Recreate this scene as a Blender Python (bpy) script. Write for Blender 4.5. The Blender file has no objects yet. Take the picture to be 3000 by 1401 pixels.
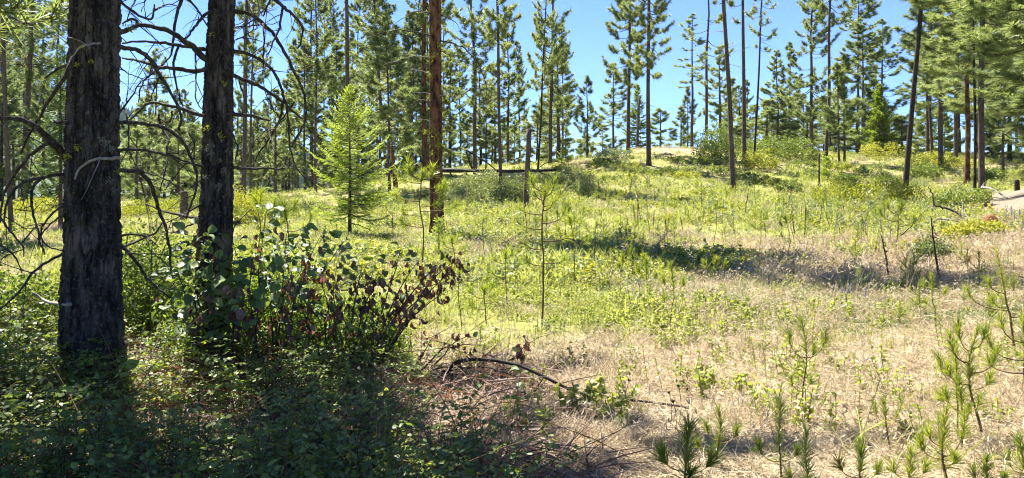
import bpy, math, random
import numpy as np
from mathutils import Vector, Matrix, Quaternion

R = np.random.default_rng(7)
random.seed(7)
SC = bpy.context.scene
COL = SC.collection

# ------------------------------------------------------------------ camera, sky, sun, exposure
CAM_H, FOC, CX, HOR = 1.6, 2224.0, 1500.0, 547.0     # focal length and horizon in pixels of the 3000 px photograph
cam = bpy.data.cameras.new('camera'); cam_o = bpy.data.objects.new('camera', cam); COL.objects.link(cam_o)
cam.sensor_fit = 'HORIZONTAL'; cam.sensor_width = 36.0; cam.lens = 36.0 * FOC / 3000.0
cam.shift_y = -(700.5 - HOR) / 3000.0
cam.clip_start = 0.05; cam.clip_end = 9000
cam_o.location = (0, 0, CAM_H); cam_o.rotation_euler = (math.radians(90), 0, 0)
SC.camera = cam_o

SUN_ELEV = math.radians(57)
SUN_H = np.array([-0.55, 0.835])                      # horizontal direction towards the sun
SUN_H = SUN_H / np.linalg.norm(SUN_H)
world = bpy.data.worlds.new('World'); SC.world = world; world.use_nodes = True
wn = world.node_tree
bg = wn.nodes['Background']
sky = wn.nodes.new('ShaderNodeTexSky'); sky.sky_type = 'NISHITA'; sky.sun_disc = False
sky.sun_elevation = SUN_ELEV; sky.sun_rotation = math.atan2(SUN_H[0], SUN_H[1])
sky.altitude = 2200; sky.air_density = 1.0; sky.dust_density = 0.0; sky.ozone_density = 2.5
tn = wn.nodes.new('ShaderNodeMix'); tn.data_type = 'RGBA'; tn.blend_type = 'MULTIPLY'; tn.inputs[0].default_value = 1; tn.inputs[7].default_value = (.54, .72, 1.12, 1)
wn.links.new(sky.outputs[0], tn.inputs[6]); wn.links.new(tn.outputs[2], bg.inputs[0]); bg.inputs[1].default_value = 0.05
sun = bpy.data.lights.new('sun', 'SUN'); sun.energy = 5.0; sun.angle = math.radians(0.53); sun.color = (1.0, 0.95, 0.86)
sun_o = bpy.data.objects.new('sun', sun); COL.objects.link(sun_o)
TO_SUN = Vector((SUN_H[0]*math.cos(SUN_ELEV), SUN_H[1]*math.cos(SUN_ELEV), math.sin(SUN_ELEV)))
sun_o.rotation_euler = TO_SUN.to_track_quat('Z', 'Y').to_euler(); sun_o.location = (-20, 30, 60)
vs = SC.view_settings; vs.view_transform = 'Standard'; vs.look = 'None'; vs.gamma = 1; vs.use_curve_mapping = False
vs.exposure = 2.22
SC.render.engine = 'CYCLES'
SC.cycles.max_bounces = 7; SC.cycles.diffuse_bounces = 4; SC.cycles.glossy_bounces = 2; SC.cycles.transmission_bounces = 3
SC.cycles.use_denoising = True; SC.cycles.filter_width = 1.1

# ------------------------------------------------------------------ noise and terrain
_T = np.random.default_rng(3).random((256, 256))
def vnoise(x, y):
    x = np.asarray(x, float); y = np.asarray(y, float)
    xi = np.floor(x).astype(int); yi = np.floor(y).astype(int); fx = x-xi; fy = y-yi
    fx = fx*fx*(3-2*fx); fy = fy*fy*(3-2*fy)
    a = _T[xi % 256, yi % 256]; b = _T[(xi+1) % 256, yi % 256]; c = _T[xi % 256, (yi+1) % 256]; d = _T[(xi+1) % 256, (yi+1) % 256]
    return (a*(1-fx)+b*fx)*(1-fy) + (c*(1-fx)+d*fx)*fy
def fbm(x, y, o=4):
    s = 0; a = .5; t = 0
    for k in range(o):
        s = s + a*vnoise(x*2**k+17.3*k, y*2**k+9.1*k); t += a; a *= .5
    return s/t
def worley(u, v, wrap_u):
    xi = np.floor(u).astype(int); yi = np.floor(v).astype(int)
    f1 = np.full(u.shape, 9.); f2 = np.full(u.shape, 9.)
    for dx in (-1, 0, 1):
        for dy in (-1, 0, 1):
            cx = xi+dx; cy = yi+dy; k = cx % wrap_u
            px = cx + .15 + .7*_T[k % 256, cy % 256]; py = cy + .15 + .7*_T[(k+91) % 256, (cy+57) % 256]
            d = np.hypot(px-u, py-v)
            f2 = np.minimum(f2, np.maximum(f1, d)); f1 = np.minimum(f1, d)
    return f1, f2

_U = np.array([-900, 0, 700, 1280, 1630, 1920, 2150, 2420, 2680, 2900, 3260, 3900.])
_D = np.array([0, 6, 12, 18, 25, 30, 36, 42, 48, 55, 62, 80, 120.])
_Z = np.array([
 [0,0,0,0,0,0,0,.05,.1,.1,.1,.1,0],
 [0,0,0,0,0,0,.05,.1,.15,.2,.3,.3,0],
 [0,0,0,0,0,0,.05,.1,.15,.2,.3,.3,0],
 [0,0,0,0,.05,.3,.7,1.3,1.9,2.6,3.0,3.0,1.5],
 [0,0,0,.05,.4,.85,1.4,2.0,2.5,3.1,3.6,3.5,2],
 [0,0,0,.1,.5,.85,1.4,2.1,2.9,4.6,5.0,4.3,2.5],
 [0,0,.05,.2,.6,.9,1.3,1.9,2.85,3.8,4.5,4.4,3],
 [0,0,.08,.3,.65,.95,1.3,1.9,2.7,3.7,4.3,4.9,4],
 [0,0,.15,.45,.8,1.05,1.3,1.8,2.6,3.4,4.1,5,5],
 [0,.02,.35,.78,1.05,1.25,1.7,2.1,2.6,3.3,4.1,5,5],
 [0,.08,.7,1.4,2.1,2.4,2.7,2.9,3.2,3.7,4.3,5.2,5.5],
 [0,.1,.9,1.8,2.6,3.0,3.2,3.4,3.6,4.0,4.6,5.4,5.5]])
_ug = np.linspace(-900, 3900, 161); _dg = np.linspace(0, 120, 241)
_Zu = np.array([np.interp(_ug, _U, _Z[:, k]) for k in range(len(_D))]).T
_Zf = np.array([np.interp(_dg, _D, _Zu[k]) for k in range(len(_ug))])
for _ in range(6):
    p = np.pad(_Zf, 2, mode='edge')
    _Zf = (p[2:-2, :-4]+2*p[2:-2, 1:-3]+2*p[2:-2, 2:-2]+2*p[2:-2, 3:-1]+p[2:-2, 4:])/8
    p = np.pad(_Zf, 2, mode='edge')
    _Zf = (p[:-4, 2:-2]+2*p[1:-3, 2:-2]+2*p[2:-2, 2:-2]+2*p[3:-1, 2:-2]+p[4:, 2:-2])/8
def terrain(x, y):
    x = np.asarray(x, float); y = np.asarray(y, float)
    yy = np.maximum(y, .3)
    u = np.clip(CX + FOC*x/yy, -899, 3899); d = np.clip(yy, 0, 119.9)
    a = (u+900)/30; b = d/.5
    ai = np.floor(a).astype(int); bi = np.floor(b).astype(int); fa = a-ai; fb = b-bi
    ai = np.minimum(ai, 159); bi = np.minimum(bi, 239)
    z = (_Zf[ai, bi]*(1-fa)+_Zf[ai+1, bi]*fa)*(1-fb) + (_Zf[ai, bi+1]*(1-fa)+_Zf[ai+1, bi+1]*fa)*fb
    far = np.clip((y-110)/160, 0, 1)
    z = z*(1-far) - 9*far
    near = np.clip(y/8, 0, 1)
    return z + near*(fbm(x*.35+40, y*.35+40, 3)-.5)*.22 + (fbm(x*1.7, y*1.7, 2)-.5)*.05
def tz(x, y): return float(terrain(x, y))
def P(px, py, d):                                     # world point seen at a photograph pixel at depth d
    return np.array([(px-CX)/FOC*d, d, CAM_H - (py-HOR)/FOC*d])
def B(px, d):                                         # ground point under image column px at depth d
    x = (px-CX)/FOC*d
    return np.array([x, d, tz(x, d)])
_dr = np.exp(np.linspace(math.log(2.5), math.log(110), 900))
def G(px, py):                                        # where the ray through a pixel first meets the ground
    x = (px-CX)/FOC*_dr; z = CAM_H-(py-HOR)/FOC*_dr
    h = terrain(x, _dr); k = int(np.argmax(z <= h)) if (z <= h).any() else 899
    return np.array([x[k], _dr[k], h[k]])

_BL = [(1900,1170,2.2,2.4,1.3),(2250,1010,2.0,2.2,.9),(2750,1200,2.0,1.6,.35),(2150,900,1.6,2.0,1.0),(2450,870,1.6,2.2,.45),(1500,1230,1.3,1.1,1.1),
       (2750,830,2.2,2.6,.5),(2920,770,2.5,3.2,1.2),(2500,720,2.6,2.6,.35),(2120,720,2.0,1.6,.35),(1500,720,1.5,1.6,.8),(1650,1080,1.0,.6,.6),
       (1560,512,2.5,2.5,.6),(1880,552,2.5,1.6,.35),(1720,560,2,1.5,.3),(2300,505,2,1.5,.3),(2060,545,1.6,1.2,.4),(2450,480,3,2.5,.25),(2600,520,2,2,.2),(170,675,2.5,3,.8),
       (1560,890,1.3,2.8,-1.1),(1250,820,3,4,-.9),(1650,930,1.5,1.5,-.8),(2500,600,4,4,-.5),(1800,640,4,4,-.25),(600,800,6,9,-.9),(300,1100,3,3,-.3),(1850,820,1.0,1.3,-.5)]
_BLW = [(G(a, b)[0], G(a, b)[1], c, d, e) for a, b, c, d, e in _BL] + [((1980-CX)/FOC*57, 57, 3, 3, 1.4)]
def dryness(x, y):
    v = .22 + (fbm(x*.45+3, y*.45+8, 4)-.5)*1.3
    for a, b, c, d, e in _BLW:
        v = v + e*np.exp(-((x-a)/c)**2-((y-b)/d)**2)
    return np.clip(v, 0, 1)
_bw = [((14.6,21.5,0), 2.4, 3.2), ((18.5,27.5,0), 3.6, 4.2), ((16.4,27,0), 1.6, 2.6), ((13,19,0), 1.2, 1.5)]
def bareness(x, y):
    v = 0
    for p, a, b in _bw: v = v + np.exp(-((x-p[0])/a)**2-((y-p[1])/b)**2)
    return np.clip(v*1.5-.25+(fbm(x*1.2, y*1.2, 3)-.5)*.9, 0, 1)

# ------------------------------------------------------------------ materials
def new_mat(name):
    m = bpy.data.materials.new(name); m.use_nodes = True
    n = m.node_tree; n.nodes.clear()
    out = n.nodes.new('ShaderNodeOutputMaterial')
    return m, n, out
def N(n, t, **kw):
    nd = n.nodes.new(t)
    for k, v in kw.items(): setattr(nd, k, v)
    return nd
def ramp(n, fac, stops):
    r = N(n, 'ShaderNodeValToRGB'); el = r.color_ramp.elements
    while len(el) < len(stops): el.new(.5)
    for e, (p, c) in zip(el, stops): e.position = p; e.color = (*c, 1)
    n.links.new(fac, r.inputs[0]); return r.outputs[0]
def leaf_mat(name, stops, transl=.35, tcol=(1.25, 1.2, .55), rough=.5, spec=.3):
    """leaves: colour varies with the plant (object random) and the single leaf (attribute tint)"""
    m, n, out = new_mat(name)
    at = N(n, 'ShaderNodeAttribute', attribute_name='tint'); oi = N(n, 'ShaderNodeObjectInfo')
    a = N(n, 'ShaderNodeMath', operation='MULTIPLY'); a.inputs[1].default_value = .6; n.links.new(at.outputs['Fac'], a.inputs[0])
    b = N(n, 'ShaderNodeMath', operation='MULTIPLY_ADD'); b.inputs[1].default_value = .4
    n.links.new(oi.outputs['Random'], b.inputs[0]); n.links.new(a.outputs[0], b.inputs[2])
    c = ramp(n, b.outputs[0], stops)
    p = N(n, 'ShaderNodeBsdfPrincipled'); p.inputs['Roughness'].default_value = rough; p.inputs['Specular IOR Level'].default_value = spec
    n.links.new(c, p.inputs['Base Color'])
    mu = N(n, 'ShaderNodeMix', data_type='RGBA', blend_type='MULTIPLY'); mu.inputs[0].default_value = 1; n.links.new(c, mu.inputs[6]); mu.inputs[7].default_value = (*tcol, 1)
    t = N(n, 'ShaderNodeBsdfTranslucent'); n.links.new(mu.outputs[2], t.inputs[0])
    mx = N(n, 'ShaderNodeMixShader'); mx.inputs[0].default_value = transl
    n.links.new(p.outputs[0], mx.inputs[1]); n.links.new(t.outputs[0], mx.inputs[2]); n.links.new(mx.outputs[0], out.inputs[0])
    return m
def bark_mat(name, stops, scale=6., zs=.3, bump=.5, fleck=None, bdist=.02):
    m, n, out = new_mat(name)
    tc = N(n, 'ShaderNodeTexCoord'); mp = N(n, 'ShaderNodeMapping'); mp.inputs['Scale'].default_value = (1, 1, zs); n.links.new(tc.outputs['Object'], mp.inputs[0])
    no = N(n, 'ShaderNodeTexNoise'); no.inputs['Scale'].default_value = scale; no.inputs['Detail'].default_value = 8; no.inputs['Roughness'].default_value = .7
    n.links.new(mp.outputs[0], no.inputs['Vector'])
    c = ramp(n, no.outputs['Fac'], stops)
    if fleck:
        n2 = N(n, 'ShaderNodeTexNoise'); n2.inputs['Scale'].default_value = scale*2.3; n2.inputs['Detail'].default_value = 4; n.links.new(tc.outputs['Object'], n2.inputs['Vector'])
        f = ramp(n, n2.outputs['Fac'], [(.6, (0, 0, 0)), (.68, (1, 1, 1))])
        mx = N(n, 'ShaderNodeMix', data_type='RGBA'); n.links.new(f, mx.inputs[0]); n.links.new(c, mx.inputs[6]); mx.inputs[7].default_value = (*fleck, 1)
        c = mx.outputs[2]
    p = N(n, 'ShaderNodeBsdfPrincipled'); p.inputs['Roughness'].default_value = .9; p.inputs['Specular IOR Level'].default_value = .2
    n.links.new(c, p.inputs['Base Color'])
    bu = N(n, 'ShaderNodeBump'); bu.inputs['Strength'].default_value = bump; bu.inputs['Distance'].default_value = bdist
    n.links.new(no.outputs['Fac'], bu.inputs['Height']); n.links.new(bu.outputs[0], p.inputs['Normal']); n.links.new(p.outputs[0], out.inputs[0])
    return m
M = {}
M['needle'] = leaf_mat('pine_needle', [(0, (.11,.15,.058)), (.5, (.205,.26,.115)), (1, (.345,.39,.20))], .5, (1.15,1.12,.6), .38, .5)
M['needle_young'] = leaf_mat('young_pine_needle', [(0, (.12,.18,.03)), (.5, (.20,.26,.045)), (1, (.31,.34,.08))], .5, (1.3,1.2,.4), .35, .5)
M['needle_dark'] = leaf_mat('shoot_needle', [(0, (.095,.14,.028)), (.6, (.16,.215,.05)), (1, (.24,.29,.08))], .42, (1.3,1.2,.4), .32, .6)
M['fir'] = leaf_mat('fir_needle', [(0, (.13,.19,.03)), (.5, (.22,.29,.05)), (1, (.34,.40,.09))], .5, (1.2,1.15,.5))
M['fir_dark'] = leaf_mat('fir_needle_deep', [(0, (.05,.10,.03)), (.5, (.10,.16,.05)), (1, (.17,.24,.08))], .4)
M['grass'] = leaf_mat('green_grass', [(0, (.21,.25,.05)), (.5, (.33,.36,.11)), (1, (.48,.48,.22))], .48, (1.1,1.08,.7))
M['forb'] = leaf_mat('forb_leaf', [(0, (.18,.24,.04)), (.5, (.30,.35,.075)), (1, (.45,.46,.16))], .46, (1.12,1.08,.6))
M['sage'] = leaf_mat('pale_leaf', [(0, (.16,.20,.10)), (.5, (.22,.26,.14)), (1, (.32,.34,.20))], .3, (1.1,1.1,.7))
M['straw'] = leaf_mat('dry_straw', [(0, (.25,.18,.10)), (.5, (.44,.35,.22)), (1, (.64,.56,.39))], .25, (1,1,.9), .6, .3)
M['pink'] = leaf_mat('dry_cheatgrass', [(0, (.34,.26,.17)), (.5, (.49,.40,.28)), (1, (.63,.55,.41))], .3, (1,1,.9), .6, .3)
M['shrub'] = leaf_mat('shrub_leaf', [(0, (.09,.14,.03)), (.5, (.16,.21,.05)), (1, (.26,.30,.09))], .38, (1.2,1.15,.45))
M['shrub_yellow'] = leaf_mat('bright_shrub_leaf', [(0, (.19,.23,.03)), (.5, (.28,.31,.045)), (1, (.40,.39,.07))], .42, (1.2,1.1,.4))
M['shrub_blue'] = leaf_mat('grey_shrub_leaf', [(0, (.10,.14,.055)), (.5, (.18,.22,.09)), (1, (.32,.35,.18))], .32, (1.2,1.15,.5), .55, .25)
M['snow'] = leaf_mat('snowberry_leaf', [(0, (.07,.125,.03)), (.5, (.14,.21,.05)), (1, (.27,.33,.09))], .5, (1.3,1.2,.4), .45, .4)
M['big_leaf'] = leaf_mat('broad_leaf', [(0, (.055,.10,.03)), (.45, (.11,.165,.055)), (.8, (.18,.245,.09)), (1, (.26,.33,.15))], .34, (1.3,1.25,.4), .5, .3)
M['dead_leaf'] = leaf_mat('withered_leaf', [(0, (.075,.042,.03)), (.5, (.16,.09,.065)), (.85, (.26,.165,.125)), (1, (.34,.26,.21))], .25, (1.2,.8,.5), .55, .35)
M['flower'] = leaf_mat('lupine_petal', [(0, (.22,.18,.38)), (1, (.38,.33,.55))], .3, (1,1,1.1))
M['white'] = leaf_mat('white_petal', [(0, (.7,.7,.66)), (1, (.8,.8,.78))], .2, (1,1,1))
M['lichen'] = leaf_mat('wolf_lichen', [(0, (.22,.25,.03)), (1, (.38,.36,.05))], .2, (1,1,.6), .9, .1)
M['lichen_grey'] = leaf_mat('grey_lichen', [(0, (.11,.115,.09)), (1, (.20,.20,.165))], .1, (1,1,1), .9, .1)
M['bark_dark'] = bark_mat('burnt_bark', [(.40, (.010,.009,.008)), (.50, (.042,.036,.031)), (.63, (.135,.113,.095))], 15, .22, 1.0, (.10,.09,.08), .02)
M['bark_red'] = bark_mat('ponderosa_bark', [(.40, (.018,.010,.007)), (.48, (.10,.045,.022)), (.62, (.20,.10,.05))], 7, .4, .9, None, .03)
M['bark'] = bark_mat('pine_bark', [(.3, (.045,.034,.028)), (.55, (.10,.075,.06)), (.75, (.18,.14,.115))], 7, .3, .8)
M['bark_black'] = bark_mat('charred_bark', [(.3, (.018,.015,.014)), (.6, (.045,.036,.031)), (.8, (.09,.075,.065))], 7, .3, .8)
M['twig'] = bark_mat('dead_twig', [(.3, (.016,.013,.011)), (.5, (.045,.037,.032)), (.7, (.12,.105,.09))], 30, .6, .3)
M['twig_pale'] = bark_mat('weathered_wood', [(.3, (.16,.14,.12)), (.6, (.30,.27,.235)), (.8, (.45,.42,.38))], 25, .4, .3)
M['stem'] = bark_mat('seedling_stem', [(.3, (.07,.045,.025)), (.6, (.14,.09,.045)), (.8, (.22,.15,.08))], 40, .5, .3)
M['stem_yellow'] = bark_mat('young_shoot', [(.3, (.28,.20,.05)), (.7, (.42,.31,.09))], 40, .5, .2)
M['rot'] = bark_mat('rotten_wood', [(.35, (.022,.009,.005)), (.5, (.12,.045,.018)), (.7, (.24,.10,.04))], 9, .6, 1.0)
def ground_mat():
    m, n, out = new_mat('meadow_soil')
    tc = N(n, 'ShaderNodeTexCoord')
    n1 = N(n, 'ShaderNodeTexNoise'); n1.inputs['Scale'].default_value = 9; n1.inputs['Detail'].default_value = 9; n1.inputs['Roughness'].default_value = .7; n.links.new(tc.outputs['Object'], n1.inputs['Vector'])
    n2 = N(n, 'ShaderNodeTexNoise'); n2.inputs['Scale'].default_value = 1.3; n2.inputs['Detail'].default_value = 5; n.links.new(tc.outputs['Object'], n2.inputs['Vector'])
    cd = ramp(n, n1.outputs['Fac'], [(.3, (.17,.12,.075)), (.5, (.29,.215,.135)), (.7, (.40,.31,.20))])
    cg = ramp(n, n1.outputs['Fac'], [(.3, (.12,.12,.035)), (.5, (.20,.21,.055)), (.7, (.29,.29,.09))])
    cb = ramp(n, n1.outputs['Fac'], [(.3, (.12,.092,.066)), (.55, (.19,.15,.11)), (.75, (.27,.22,.165))])
    ad = N(n, 'ShaderNodeAttribute', attribute_name='dry'); ab = N(n, 'ShaderNodeAttribute', attribute_name='bare')
    m1 = N(n, 'ShaderNodeMix', data_type='RGBA'); n.links.new(ad.outputs['Fac'], m1.inputs[0]); n.links.new(cg, m1.inputs[6]); n.links.new(cd, m1.inputs[7])
    m2 = N(n, 'ShaderNodeMix', data_type='RGBA'); n.links.new(ab.outputs['Fac'], m2.inputs[0]); n.links.new(m1.outputs[2], m2.inputs[6]); n.links.new(cb, m2.inputs[7])
    p = N(n, 'ShaderNodeBsdfPrincipled'); p.inputs['Roughness'].default_value = .95; p.inputs['Specular IOR Level'].default_value = .1
    n.links.new(m2.outputs[2], p.inputs['Base Color'])
    bu = N(n, 'ShaderNodeBump'); bu.inputs['Strength'].default_value = .8; bu.inputs['Distance'].default_value = .04
    n.links.new(n1.outputs['Fac'], bu.inputs['Height']); n.links.new(bu.outputs[0], p.inputs['Normal']); n.links.new(p.outputs[0], out.inputs[0])
    return m
M['ground'] = ground_mat()
M['mountain'] = bark_mat('forested_slope', [(.3, (.02,.04,.02)), (.55, (.04,.07,.03)), (.8, (.12,.12,.06))], .02, 1, .2)

# ------------------------------------------------------------------ mesh building
def unit(v):
    v = np.asarray(v, float)
    return v/np.maximum(np.linalg.norm(v, axis=-1, keepdims=True), 1e-9)
def perp(d):
    d = np.asarray(d, float); a = np.where(np.abs(d[..., 2:3]) < .9, np.array([0, 0, 1.]), np.array([1., 0, 0]))
    return unit(np.cross(d, a))
class MB:
    def __init__(s): s.v = []; s.f = []; s.t = []; s.n = 0; s.mats = []
    def mi(s, m):
        if m not in s.mats: s.mats.append(m)
        return s.mats.index(m)
    def add(s, v, faces, mat, tint=None, smooth=False):
        """faces: list of int arrays (k x 3 or k x 4)"""
        v = np.asarray(v, np.float32).reshape(-1, 3)
        tt = np.full(len(v), .5, np.float32) if tint is None else np.asarray(tint, np.float32).reshape(-1)
        k = s.mi(mat)
        for f in faces:
            f = np.asarray(f, np.int64)
            if len(f): s.f.append((f + s.n, k, smooth))
        s.v.append(v); s.t.append(tt); s.n += len(v)
    def tube(s, pts, rad, mat, n=6, tint=.5, cap=True):
        pts = np.asarray(pts, float); rad = np.broadcast_to(np.asarray(rad, float), (len(pts),))
        d = unit(np.gradient(pts, axis=0)); a = perp(d[0]); A = []
        for k in range(len(pts)):
            a = unit(a - d[k]*np.dot(a, d[k])); A.append(a)
        A = np.array(A); Bn = np.cross(d, A)
        th = np.arange(n)*2*math.pi/n
        ring = pts[:, None]+rad[:, None, None]*(A[:, None]*np.cos(th)[None, :, None]+Bn[:, None]*np.sin(th)[None, :, None])
        m = len(pts); i = np.arange(m-1)[:, None]*n; j = np.arange(n)[None]; j2 = (j+1) % n
        q = np.stack([i+j, i+j2, i+n+j2, i+n+j], -1).reshape(-1, 4)
        v = ring.reshape(-1, 3); fs = [q]
        if cap:
            v = np.vstack([v, pts[-1:], pts[:1]]); e = m*n
            jj = np.arange(n)
            fs.append(np.stack([(m-1)*n+jj, (m-1)*n+(jj+1) % n, np.full(n, e)], -1)); fs.append(np.stack([(jj+1) % n, jj, np.full(n, e+1)], -1))
        s.add(v, fs, mat, np.full(len(v), tint), True)
    def ribbons(s, base, d, L, w, mat, bend=None, side=None, prof=((0, 1), (1, 0)), tint=None):
        """many blades or leaves at once; prof = rows of (t, width factor)"""
        base = np.asarray(base, float).reshape(-1, 3); n = len(base)
        if n == 0: return
        d = unit(d); L = np.broadcast_to(np.asarray(L, float), (n,)); w = np.broadcast_to(np.asarray(w, float), (n,))
        if side is None:
            r = R.normal(size=(n, 3)); side = unit(np.cross(d, r))
        bend = np.zeros((n, 3)) if bend is None else np.broadcast_to(bend, (n, 3))
        rows = []; one = []
        for t, k in prof:
            c = base + d*(L*t)[:, None] + bend*(L*t*t)[:, None]
            if k == 0: rows.append([c]); one.append(True)
            else: rows.append([c-side*(w*k/2)[:, None], c+side*(w*k/2)[:, None]]); one.append(False)
        V = np.concatenate([np.stack(r, 1) for r in rows], 1); m = V.shape[1]
        off = (np.arange(n)*m)[:, None]; fs = []; p = 0
        for k in range(len(rows)-1):
            a, b = len(rows[k]), len(rows[k+1])
            if a == 2 and b == 2: f = [p, p+1, p+3, p+2]
            elif a == 2: f = [p, p+1, p+2]
            else: f = [p, p+2, p+1]
            fs.append(off+np.array(f)[None]); p += a
        tint = R.random(n) if tint is None else np.broadcast_to(tint, (n,))
        s.add(V.reshape(-1, 3), fs, mat, np.repeat(tint, m))
    def mesh(s, name):
        me = bpy.data.meshes.new(name)
        v = np.concatenate(s.v).astype(np.float32); t = np.concatenate(s.t).astype(np.float32)
        li = np.concatenate([f.reshape(-1) for f, _, _ in s.f]); tot = np.concatenate([np.full(len(f), f.shape[1]) for f, _, _ in s.f])
        mi = np.concatenate([np.full(len(f), k) for f, k, _ in s.f]); sm = np.concatenate([np.full(len(f), b) for f, _, b in s.f])
        me.vertices.add(len(v)); me.vertices.foreach_set('co', v.reshape(-1))
        me.loops.add(len(li)); me.loops.foreach_set('vertex_index', li.astype(np.int32))
        me.polygons.add(len(tot)); st = np.concatenate([[0], np.cumsum(tot)[:-1]])
        me.polygons.foreach_set('loop_start', st.astype(np.int32))
        me.polygons.foreach_set('material_index', mi.astype(np.int32)); me.polygons.foreach_set('use_smooth', sm.astype(bool))
        for m in s.mats: me.materials.append(m)
        a = me.attributes.new('tint', 'FLOAT', 'POINT'); a.data.foreach_set('value', t)
        me.update(calc_edges=True); me.validate()
        return me
def obj(name, me, parent=None, loc=None):
    if isinstance(me, MB): me = me.mesh(name)
    o = bpy.data.objects.new(name, me); COL.objects.link(o)
    if parent is not None: o.parent = parent
    if loc is not None: o.location = [float(c) for c in loc]
    return o
def tag(o, label=None, cat=None, group=None, kind=None):
    if label: o['label'] = label
    if cat: o['category'] = cat
    if group: o['group'] = group
    if kind: o['kind'] = kind
    return o
def thing(name, loc, label, cat, group=None, rot=None):
    o = bpy.data.objects.new(name, None); COL.objects.link(o); o.empty_display_size = .2
    o.location = [float(c) for c in loc]
    if rot is not None: o.rotation_euler = rot
    return tag(o, label, cat, group)

# ------------------------------------------------------------------ the ground sheet and the far slope
def ground():
    rr = np.concatenate([[0.0], np.exp(np.linspace(math.log(.6), math.log(130), 330)), np.exp(np.linspace(math.log(140), math.log(7000), 40))])
    az = np.concatenate([np.linspace(-math.pi, -1.0, 60)[:-1], np.linspace(-1.0, 1.0, 420), np.linspace(1.0, math.pi, 60)[1:]])
    A, Rr = np.meshgrid(az, rr, indexing='ij'); x = Rr*np.sin(A); y = Rr*np.cos(A)
    z = terrain(x, y)
    n, m = A.shape
    i = np.arange(n-1)[:, None]*m; j = np.arange(m-1)[None]
    q = np.stack([i+j, i+j+1, i+m+j+1, i+m+j], -1).reshape(-1, 4)
    mb = MB(); mb.add(np.stack([x, y, z], -1).reshape(-1, 3), [q[:, ::-1]], M['ground'], None, True)
    me = mb.mesh('ground')
    for nm, f in (('dry', dryness), ('bare', bareness)):
        a = me.attributes.new(nm, 'FLOAT', 'POINT'); a.data.foreach_set('value', f(x.reshape(-1), y.reshape(-1)).astype(np.float32))
    tag(obj('ground', me), kind='structure')
ground()
def mount_z(x, y):
    r = np.hypot(x, y); a = np.degrees(np.arctan2(x, y))
    prof = np.interp(a, [-70, -48, -38, -32, -27, -22, -17, -12, -5], [150, 190, 175, 150, 118, 92, 70, 40, 0])
    h = np.clip((r-700)/700, 0, 1)
    return -9 + prof*h*h*(3-2*h)*(1 + (fbm(x*.004, y*.004, 4)-.5)*.5)
def mountain():
    az = np.radians(np.linspace(-75, -5, 120)); rr = np.linspace(700, 1700, 60)
    A, Rr = np.meshgrid(az, rr, indexing='ij'); x = Rr*np.sin(A); y = Rr*np.cos(A); z = mount_z(x, y)-.5
    n, m = A.shape; i = np.arange(n-1)[:, None]*m; j = np.arange(m-1)[None]
    q = np.stack([i+j, i+m+j, i+m+j+1, i+j+1], -1).reshape(-1, 4)
    mb = MB(); mb.add(np.stack([x, y, z], -1).reshape(-1, 3), [q], M['mountain'], None, True)
    tag(obj('mountain', mb), kind='structure')
    k = 9000; a = np.radians(R.uniform(-72, -6, k)); r = np.sqrt(R.uniform(800**2, 1420**2, k)); x = r*np.sin(a); y = r*np.cos(a)
    ok = fbm(x*.012, y*.012, 3) > .42; x = x[ok]; y = y[ok]; z = mount_z(x, y); k = len(x)
    hgt = R.uniform(9, 20, k); w = hgt*R.uniform(.16, .26, k); th = np.arange(5)*2*math.pi/5
    ring = np.stack([x[:, None]+w[:, None]*np.cos(th), y[:, None]+w[:, None]*np.sin(th), np.repeat((z+hgt*.08)[:, None], 5, 1)], -1)
    tip = np.stack([x, y, z+hgt], -1)[:, None]
    V = np.concatenate([ring, tip], 1); off = (np.arange(k)*6)[:, None]
    fs = [off+np.array([i, (i+1) % 5, 5])[None] for i in range(5)]
    mb = MB(); mb.add(V.reshape(-1, 3), fs, M['fir_dark'], np.repeat(R.random(k), 6))
    tag(obj('hillside_forest', mb), 'dark conifer forest covering the hazy slope far beyond the meadow', 'forest', kind='stuff')
mountain()

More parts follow.
